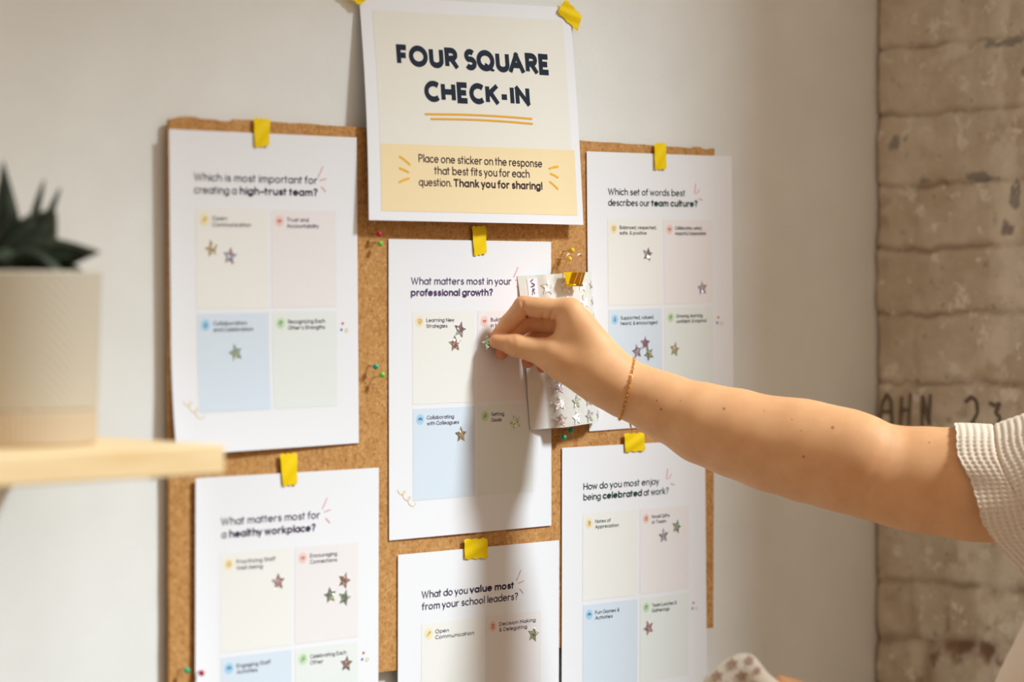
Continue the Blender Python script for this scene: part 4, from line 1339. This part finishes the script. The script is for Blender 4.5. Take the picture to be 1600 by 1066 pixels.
gx = axis((-40, -16, 4), (-16, 128, 1.15), (128, 520, 2.0), (520, 960, 11))
gy = axis((-560, -340, 11), (-340, -240, 3.0), (-240, -136, 8), (-136, 62, 1.6), (62, 200, 9))
gz = axis((-(Z0 + BO[2]) * 1000 - 10, -420, 12), (-420, -310, 3.5), (-310, -196, 4), (-196, -70, 2.0), (-70, 50, 1.15), (50, 500, 10))
D = s.grid(gx, gy, gz)
BV, BF = surface_nets(D, gx, gy, gz, 2)
del D


def skin():
    t = NT('skin')
    at_ = t.n('ShaderNodeAttribute', attribute_name='tone')
    sep = t.n('ShaderNodeSeparateColor'); t.l(at_.outputs['Color'], sep.inputs[0])
    n = t.noise(38, 5, .6)
    base = t.ramp(n.outputs[0], [(.3, lin(228, 169, 120)), (.55, lin(235, 178, 128)), (.8, lin(240, 187, 138))])
    n2 = t.noise(420, 3)
    c = t.mix(sep.outputs[0], base.outputs[0], lin(214, 128, 96))
    c = t.mix(sep.outputs[1], c, lin(232, 186, 170))
    c = t.mix(sep.outputs[2], c, lin(104, 62, 42))
    t.l(c, t.b.inputs['Base Color'])
    t.b.inputs['Roughness'].default_value = .55; t.b.inputs['Specular IOR Level'].default_value = .25
    t.b.inputs['Subsurface Weight'].default_value = .12; t.b.inputs['Subsurface Radius'].default_value = (1, .35, .18); t.b.inputs['Subsurface Scale'].default_value = .005
    t.bump(n2.outputs[0], .10, .0006)
    return t


ft = thing('person', to_room(hip * np.array([1, 1, 0]) + np.array([0, 0, -(Z0 + BO[2]) * 1000])).reshape(3), 'person in a cream waffle-knit top reaching to press a star sticker onto the poster', 'person')
o0 = to_room(hip * np.array([1, 1, 0]) + np.array([0, 0, -(Z0 + BO[2]) * 1000])).reshape(3)
sk = skin()
b = MB(); WV = to_room(BV)
b.v = [tuple(p) for p in WV.tolist()]; b.f = [tuple(f) for f in BF.tolist()]
body = b.build('body', sk.m, ft, o0, smooth=True)
# skin tone: redder towards fingertips and knuckles, moles on the forearm, pale nails
def near(P, c, r): return np.exp(-((P - c) ** 2).sum(1) / r ** 2)
tone = np.zeros((len(BV), 4), np.float32); tone[:, 3] = 1
for c, r, a in ((It, 13, .55), (Tt, 10, .35), (Mt, 16, .8), (Rt, 16, .8), (Lt, 14, .8), (Id, 9, .3), (Ip, 12, .25), (Ti, 12, .15), (Mp, 14, .5), (Rp, 14, .6), (Im, 14, .12), (hd + np.array([-82, 0, -60]), 20, .7)):
    tone[:, 0] = np.maximum(tone[:, 0], a * near(BV, c, r))
for c, n_, r in ((Tt + np.array([2, 2, -7]), None, 5.5), (It + np.array([-4, 0, -3]), None, 4)):
    tone[:, 1] = np.maximum(tone[:, 1], np.clip(near(BV, c, r) * 2 - .6, 0, 1) * .8)
rel = WV - CAM; dep = rel @ FWD
spx = 800 + F_PX * (rel @ RGT) / dep; spy = 533 - F_PX * (rel @ UPV) / dep
MOLES = []
for mx, my, r in ((1130.6, 636, 1.5), (1300, 666, 1.7), (1253.6, 712.8, 1.3), (1030, 640, 1.2), (1024, 626, .9), (1235, 654.6, .8), (1250.7, 673, .8), (1452, 690, 1.0), (1192, 640, .7), (1062, 625, .7)):
    q = (spx - mx) ** 2 + (spy - my) ** 2
    cand = np.where(q < 9)[0]
    if len(cand) == 0: continue
    k_ = cand[np.argmin(dep[cand])]; MOLES.append((tuple(WV[k_] - o0), r / 1000))
for q in (-1, 1):
    tone[:, 2] = np.maximum(tone[:, 2], near(BV, hd + np.array([-87, q * 30, 6]), 6))
ca_ = body.data.color_attributes.new('tone', 'FLOAT_COLOR', 'POINT'); ca_.data.foreach_set('color', tone.ravel())
# moles as small round spots in the skin's own colour
tcn = sk.n('ShaderNodeTexCoord'); prev = sk.b.inputs['Base Color'].links[0].from_socket
for (p, r) in MOLES:
    dn = sk.n('ShaderNodeVectorMath', operation='DISTANCE'); dn.inputs[1].default_value = p; sk.l(tcn.outputs['Object'], dn.inputs[0])
    mr = sk.n('ShaderNodeMapRange', i_1=r * .6, i_2=r * 1.25, i_3=.62, i_4=0.0); sk.l(dn.outputs['Value'], mr.inputs[0])
    prev = sk.mix(mr.outputs[0], prev, lin(120, 72, 48))
sk.l(prev, sk.b.inputs['Base Color'])

# ------------------------------------------------------------------ clothes and hair
def cloth_mat(name, col, thin=False):
    t = NT(name)
    t.b.inputs['Base Color'].default_value = col; t.b.inputs['Roughness'].default_value = .85; t.b.inputs['Specular IOR Level'].default_value = .1
    t.b.inputs['Sheen Weight'].default_value = .15
    if thin:
        tr = t.n('ShaderNodeBsdfTranslucent'); tr.inputs[0].default_value = col; mx = t.n('ShaderNodeMixShader'); mx.inputs[0].default_value = .14
        out = t.t.nodes['Material Output']; t.l(t.b.outputs[0], mx.inputs[1]); t.l(tr.outputs[0], mx.inputs[2]); t.l(mx.outputs[0], out.inputs[0])
    t.bump(t.noise(900, 3).outputs[0], .25, .0006)
    return t.m


M['knit'] = cloth_mat('cream_waffle_knit', lin(252, 235, 214), True)
c2 = SDF()
c2.cone(SH + np.array([22, -84, -44]), SH2 + np.array([16, 50, -44]), 88, 86, 40)
c2.cone(ctr + np.array([4, 45, -90]), hip + np.array([-4, 42, 180]), 112, 116, 40).cone(ctr + np.array([4, -45, -90]), hip + np.array([-4, -42, 180]), 112, 116, 40)
c2.cone(hip + np.array([-4, 60, 180]), hip + np.array([0, 74, 40]), 112, 126, 40).cone(hip + np.array([-4, -60, 180]), hip + np.array([0, -74, 40]), 112, 126, 40)
c2.cone(SH + np.array([10, -20, 0]), J(1735, 778, -100), 92, 86, 30)
c2.cone(J(1730, 960, -230), J(1700, 1130, -230), 66, 80, 20).cone(J(1700, 1130, -230), J(1700, 1480, -230), 80, 96, 30)
c2.cone(SH2, SH2 * .55 + LE * .45, 72, 74, 20)
gx2 = axis((420, 980, 9)); gy2 = axis((-680, 140, 9)); gz2 = axis((-760, 130, 9))
D2 = c2.grid(gx2, gy2, gz2)
cv, cf = surface_nets(D2, gx2, gy2, gz2, 2)
b = MB(); b.v = [tuple(p) for p in to_room(cv).tolist()]; b.f = [tuple(f) for f in cf.tolist()]
shirt = b.build('shirt', M['knit'], ft, o0, smooth=True); shirt['label'] = 'cream waffle-knit short-sleeved top'


def sleeve():
    F0 = [(1492, 665), (1494, 690), (1498, 716), (1506, 734), (1517, 750), (1526, 782), (1535, 815), (1550, 842), (1574, 874), (1602, 895), (1630, 905)]
    F1 = [(1553, 667), (1555, 690), (1560, 715), (1569, 742), (1582, 764), (1594, 784), (1606, 804), (1622, 836), (1650, 880), (1680, 915), (1700, 925)]
    F2 = [(1604, 646), (1608, 676), (1616, 706), (1630, 738), (1646, 766), (1660, 795), (1680, 830), (1700, 870), (1730, 910), (1760, 940), (1780, 950)]
    F3 = [(1730, 612), (1734, 650), (1742, 700), (1750, 740), (1760, 780), (1770, 820), (1780, 860), (1790, 900), (1800, 940), (1810, 970), (1815, 980)]
    rings = [(F0, -72, 60), (F1, -78, 65), (F2, -84, 71), (F3, -100, 84)]
    na, nr = 150, 300
    K = []
    for Fp, dc, Dh in rings:
        Fp = np.array(Fp, float); L = np.concatenate([[0], np.cumsum(np.linalg.norm(np.diff(Fp, axis=0), axis=1))]); L /= L[-1]
        th = np.linspace(0, 2 * math.pi, nr, endpoint=False); pts = []
        for a in th:
            f = a / math.pi if a <= math.pi else (2 * math.pi - a) / math.pi
            px = np.interp(f, L, Fp[:, 0]); py = np.interp(f, L, Fp[:, 1])
            back = max(0, -math.sin(a))
            pts.append(J(px + 10 * back, py, dc - Dh * math.copysign(abs(math.sin(a)) ** .5, math.sin(a))))
        K.append(np.array(pts))
    K = np.array(K); T_ = np.array([0, .36, .62, 1.0]); V = []
    tt = np.linspace(0, 1, na)
    # smooth interpolation along the sleeve
    G_ = np.zeros((na, nr, 3))
    for i, t_ in enumerate(tt):
        j = min(2, np.searchsorted(T_, t_, side='right') - 1); f = (t_ - T_[j]) / (T_[j + 1] - T_[j])
        G_[i] = K[j] * (1 - f) + K[j + 1] * f
    for _ in range(14): G_[1:-1] = .5 * G_[1:-1] + .25 * (G_[:-2] + G_[2:])
    du = np.gradient(G_, axis=0); dv = (np.roll(G_, -1, 1) - np.roll(G_, 1, 1))
    N = np.cross(dv, du); N /= np.linalg.norm(N, axis=2, keepdims=True) + 1e-9
    cen = G_.mean(1, keepdims=True); sgn = np.sign(((G_ - cen) * N).sum(2, keepdims=True)); N *= sgn
    th = np.linspace(0, 2 * math.pi, nr, endpoint=False)[None, :]
    # distance along the cloth from the hem, and around it
    ul = np.concatenate([np.zeros((1, nr)), np.cumsum(np.linalg.norm(np.diff(G_, axis=0), axis=2), 0)], 0)
    vl = np.cumsum(np.linalg.norm(np.roll(G_, -1, 1) - G_, axis=2), 1)
    seam = T_[1]
    ribU = np.where(tt[:, None] < seam, ul, vl * .9)                # the knit turns at the shoulder seam
    ribV = np.where(tt[:, None] < seam, vl, ul)
    wob = 1.4 * np.sin(vl / 17) + .9 * np.sin(vl / 7.3 + 1)
    ridge = np.abs(np.cos(math.pi * (ul + wob) / 6.6)) ** 1.5 * .95 + .95 * np.cos(2 * math.pi * vl / 4.6) * np.abs(np.sin(math.pi * (ul + wob) / 6.6))
    fold = 2.4 * np.sin(th * 5 + tt[:, None] * 4) * np.exp(-tt[:, None] * 2.2) + 1.6 * np.sin(th * 9 + 1.3) * np.exp(-tt[:, None] * 5)
    sm = -2.0 * np.exp(-((tt[:, None] - seam) / .010) ** 2)
    G_ = G_ + N * (ridge + fold + sm)[..., None]
    hemw = np.exp(-ul / 3.0) * (.5 * np.sin(vl / 1.6) + .6 * np.sin(vl / 6.1))
    G_ = G_ - du / (np.linalg.norm(du, axis=2, keepdims=True) + 1e-9) * hemw[..., None]
    Rm_ = to_room(G_)
    inn = to_room(G_ - N * 1.1)
    b = MB()
    idx = lambda i, j: i * nr + j % nr
    f = [(idx(i, j), idx(i + 1, j), idx(i + 1, j + 1), idx(i, j + 1)) for i in range(na - 1) for j in range(nr)]
    b.add(Rm_.reshape(-1, 3).tolist(), f)
    b.add(inn.reshape(-1, 3).tolist(), [q[::-1] for q in f])
    n0 = na * nr
    b.f += [(idx(0, j), idx(0, j + 1), n0 + idx(0, j + 1), n0 + idx(0, j)) for j in range(nr)]
    sl_ = b.build('sleeve', M['knit'], shirt, o0, smooth=True)
    sl_['label'] = 'loose short sleeve with stitched shoulder seam'


sleeve()
c3 = SDF()
for q in (-1, 1):
    a = hip + np.array([8, q * 78, -40]); k_ = np.array([a[0] - 10, a[1] * .98 + .02 * hip[1], a[2] - 400]); an = np.array([k_[0] + 14, k_[1], -(Z0 + BO[2]) * 1000 + 95])
    c3.cone(a, k_, 102, 72, 30).cone(k_, an, 70, 58, 20)
c3.cone(hip + np.array([8, 70, 20]), hip + np.array([8, -70, 20]), 118, 118, 30)
g3 = (axis((460, 980, 12)), axis((-620, 120, 12)), axis((-(Z0 + BO[2]) * 1000 + 5, hip[2] + 150, 12)))
cv, cf = surface_nets(c3.grid(*g3), *g3, 2)
b = MB(); b.v = [tuple(p) for p in to_room(cv).tolist()]; b.f = [tuple(f) for f in cf.tolist()]
b.build('trousers', cloth_mat('dark_denim', lin(64, 72, 92)), ft, o0, smooth=True)
c4 = SDF()
c4.ell(hd + np.array([26, 0, 26]), (96, 86, 100), 10).cone(hd + np.array([60, 0, -10]), hd + np.array([76, 0, -170]), 62, 46, 30).cut(hd + np.array([-92, 0, -30]), (80, 120, 90), 20)
g4 = (axis((hd[0] - 140, hd[0] + 180, 6)), axis((hd[1] - 130, hd[1] + 130, 6)), axis((hd[2] - 260, hd[2] + 160, 6)))
cv, cf = surface_nets(c4.grid(*g4), *g4, 2)
b = MB(); b.v = [tuple(p) for p in to_room(cv).tolist()]; b.f = [tuple(f) for f in cf.tolist()]
b.build('hair', flat('brown_hair', lin(70, 46, 32), .5), ft, o0, smooth=True)


# ------------------------------------------------------------------ bracelet
def bracelet():
    A = J(987, 571, -22); B_ = J(968, 650, -24); cen = J(979, 609, -22)
    ax = (J(1008, 620, -26) - J(950, 598, -20)); ax /= np.linalg.norm(ax)
    e1 = A - B_; e1 /= np.linalg.norm(e1); e2 = np.array([0, -1., 0.])
    n = 76; P = []
    for k in range(n):
        a = 2 * math.pi * k / n; d = e1 * math.cos(a) + e2 * math.sin(a)
        r = 8.0
        for _ in range(60):
            f = s.at(cen + d * r)[0]
            if f > .75: break
            r += max(.2, (.8 - f) * .7)
        P.append(cen + d * r)
    o1 = to_room(P[0]).reshape(3)
    root = thing('bracelet', o1, 'fine gold chain bracelet on the wrist with a dangling end', 'bracelet')
    PR_ = [to_room(p).reshape(3) for p in P]
    b = MB()
    def link(p, t, flip, L=.0024, w=.0016, r=.00044):
        t = t / np.linalg.norm(t); sd = np.cross(t, (0.3, .2, .93)); sd /= np.linalg.norm(sd); up = np.cross(t, sd)
        if flip: sd = up
        pts = [p + t * L * .5 * math.cos(a) + sd * w * .5 * math.sin(a) * 1.6 for a in np.linspace(0, 2 * math.pi, 10, endpoint=False)]
        b.tube(pts, r, 5, closed=True)
    for k in range(n):
        link(PR_[k], PR_[(k + 1) % n] - PR_[k - 1], k % 2)
    b.build('chain', M['chain'], root, o1, smooth=True)
    b = MB()
    Q = [to_room(J(969 + (985 - 969) * t, 649 + 6 * t, 4)).reshape(3) for t in np.linspace(0, 1, 2)]
    dn = [to_room(J(983, 648, -6)).reshape(3), to_room(J(984, 656, -10)).reshape(3), to_room(J(985, 664, -12)).reshape(3), to_room(J(986.5, 671, -13)).reshape(3)]
    D_ = []
    for i in range(3):
        for k in range(4): D_.append(dn[i] * (1 - k / 4) + dn[i + 1] * k / 4)
    for k in range(len(D_) - 1): link(D_[k], D_[k + 1] - D_[k], k % 2, .0026, .0012, .0003)
    b.build('extender_chain', M['chain'], root, o1, smooth=True)
    b = MB(); b.ball(dn[-1], .0011, 10, 6); b.build('end_bead', M['chain'], root, o1, smooth=True)


bracelet()


# ------------------------------------------------------------------ sticker sheet in the left hand
def held_sheet():
    dd = -266
    out = [(1096, 1082), (1097, 1070), (1101, 1059), (1112, 1050), (1128, 1036), (1142, 1027), (1154, 1022), (1166, 1021), (1177, 1024), (1186, 1034), (1196, 1048), (1208, 1060), (1224, 1070), (1236, 1082), (1226, 1118), (1196, 1140), (1140, 1140), (1104, 1120)]
    P = [J(x, y, dd - .0006 * (x - 1160) ** 2 * .6) for x, y in out]
    c = np.mean(P, 0); o1 = to_room(c).reshape(3)
    root = thing('sticker_sheet', o1, 'cream curled sheet printed with brown stars, held in the other hand at the bottom edge', 'sticker sheet')
    # smooth closed outline
    A = np.array(P)
    for _ in range(2):
        B_ = np.empty((len(A) * 2, 3)); B_[0::2] = A * .75 + np.roll(A, -1, 0) * .25; B_[1::2] = A * .25 + np.roll(A, -1, 0) * .75; A = B_
    n = len(A); b = MB(); R_ = [1.0, .985, .9, .6, .3]
    V = []; F = []
    for q in R_: V += [tuple(p) for p in (c + (A - c) * q + np.array([0, -14 * (1 - q) ** 1 * q, 0]))]
    m_ = len(R_)
    for i in range(m_ - 1): F += [(i * n + k, i * n + (k + 1) % n, (i + 1) * n + (k + 1) % n, (i + 1) * n + k) for k in range(n)]
    V.append(tuple(c)); F += [((m_ - 1) * n + k, (m_ - 1) * n + (k + 1) % n, len(V) - 1) for k in range(n)]
    off = len(V); V += [(p[0], p[1] + .6, p[2]) for p in V]; F += [tuple(off + i for i in f)[::-1] for f in list(F)]
    F += [(k, off + k, off + (k + 1) % n, (k + 1) % n) for k in range(n)]
    b.add(to_room(np.array(V)).tolist(), F)
    b.build('backing_paper', flat('cream_backing', lin(236, 226, 210), .5), root, o1, smooth=True)
    br = flat('brown_star_print', lin(176, 146, 128), .5)
    for px, py, r in ((1144, 1037, 10.5), (1171, 1031, 9), (1120, 1056, 11), (1158, 1056, 11), (1183, 1047, 7.5), (1136, 1074, 11), (1176, 1074, 11)):
        b = MB(); q = J(px, py, 0)
        def sy(x, y):
            p = J(x, y, dd); g = min(1, max(0, 1 - min(1, np.linalg.norm((p - c)[[0, 2]]) / (np.interp(math.atan2((p - c)[2], (p - c)[0]), *ang)))))
            return g
        d_ = A - c; th = np.arctan2(d_[:, 2], d_[:, 0]); od = np.argsort(th); ang = (th[od], np.hypot(d_[:, 0], d_[:, 2])[od])
        pts = []
        for k in range(10):
            a = math.pi / 2 + k * math.pi / 5 + .15; rr = r if k % 2 == 0 else r * .5
            x, y = px + rr * math.cos(a), py - rr * math.sin(a)
            p = J(x, y, dd); t_ = np.linalg.norm((p - c)[[0, 2]]) / np.interp(math.atan2((p - c)[2], (p - c)[0]), *ang)
            t_ = min(1, t_); edge = A[np.argmin(np.abs(np.angle(np.exp(1j * (th - math.atan2((p - c)[2], (p - c)[0]))))))]
            yb = c[1] + (edge[1] - c[1]) * t_ - 14 * (1 - t_) * t_
            p[1] = yb - .9; pts.append(p)
        pts.append(np.mean(pts, 0))
        b.add(to_room(np.array(pts)).tolist(), [(10, i, (i + 1) % 10) for i in range(10)])
        b.build('printed_star', br, root, o1)


held_sheet()
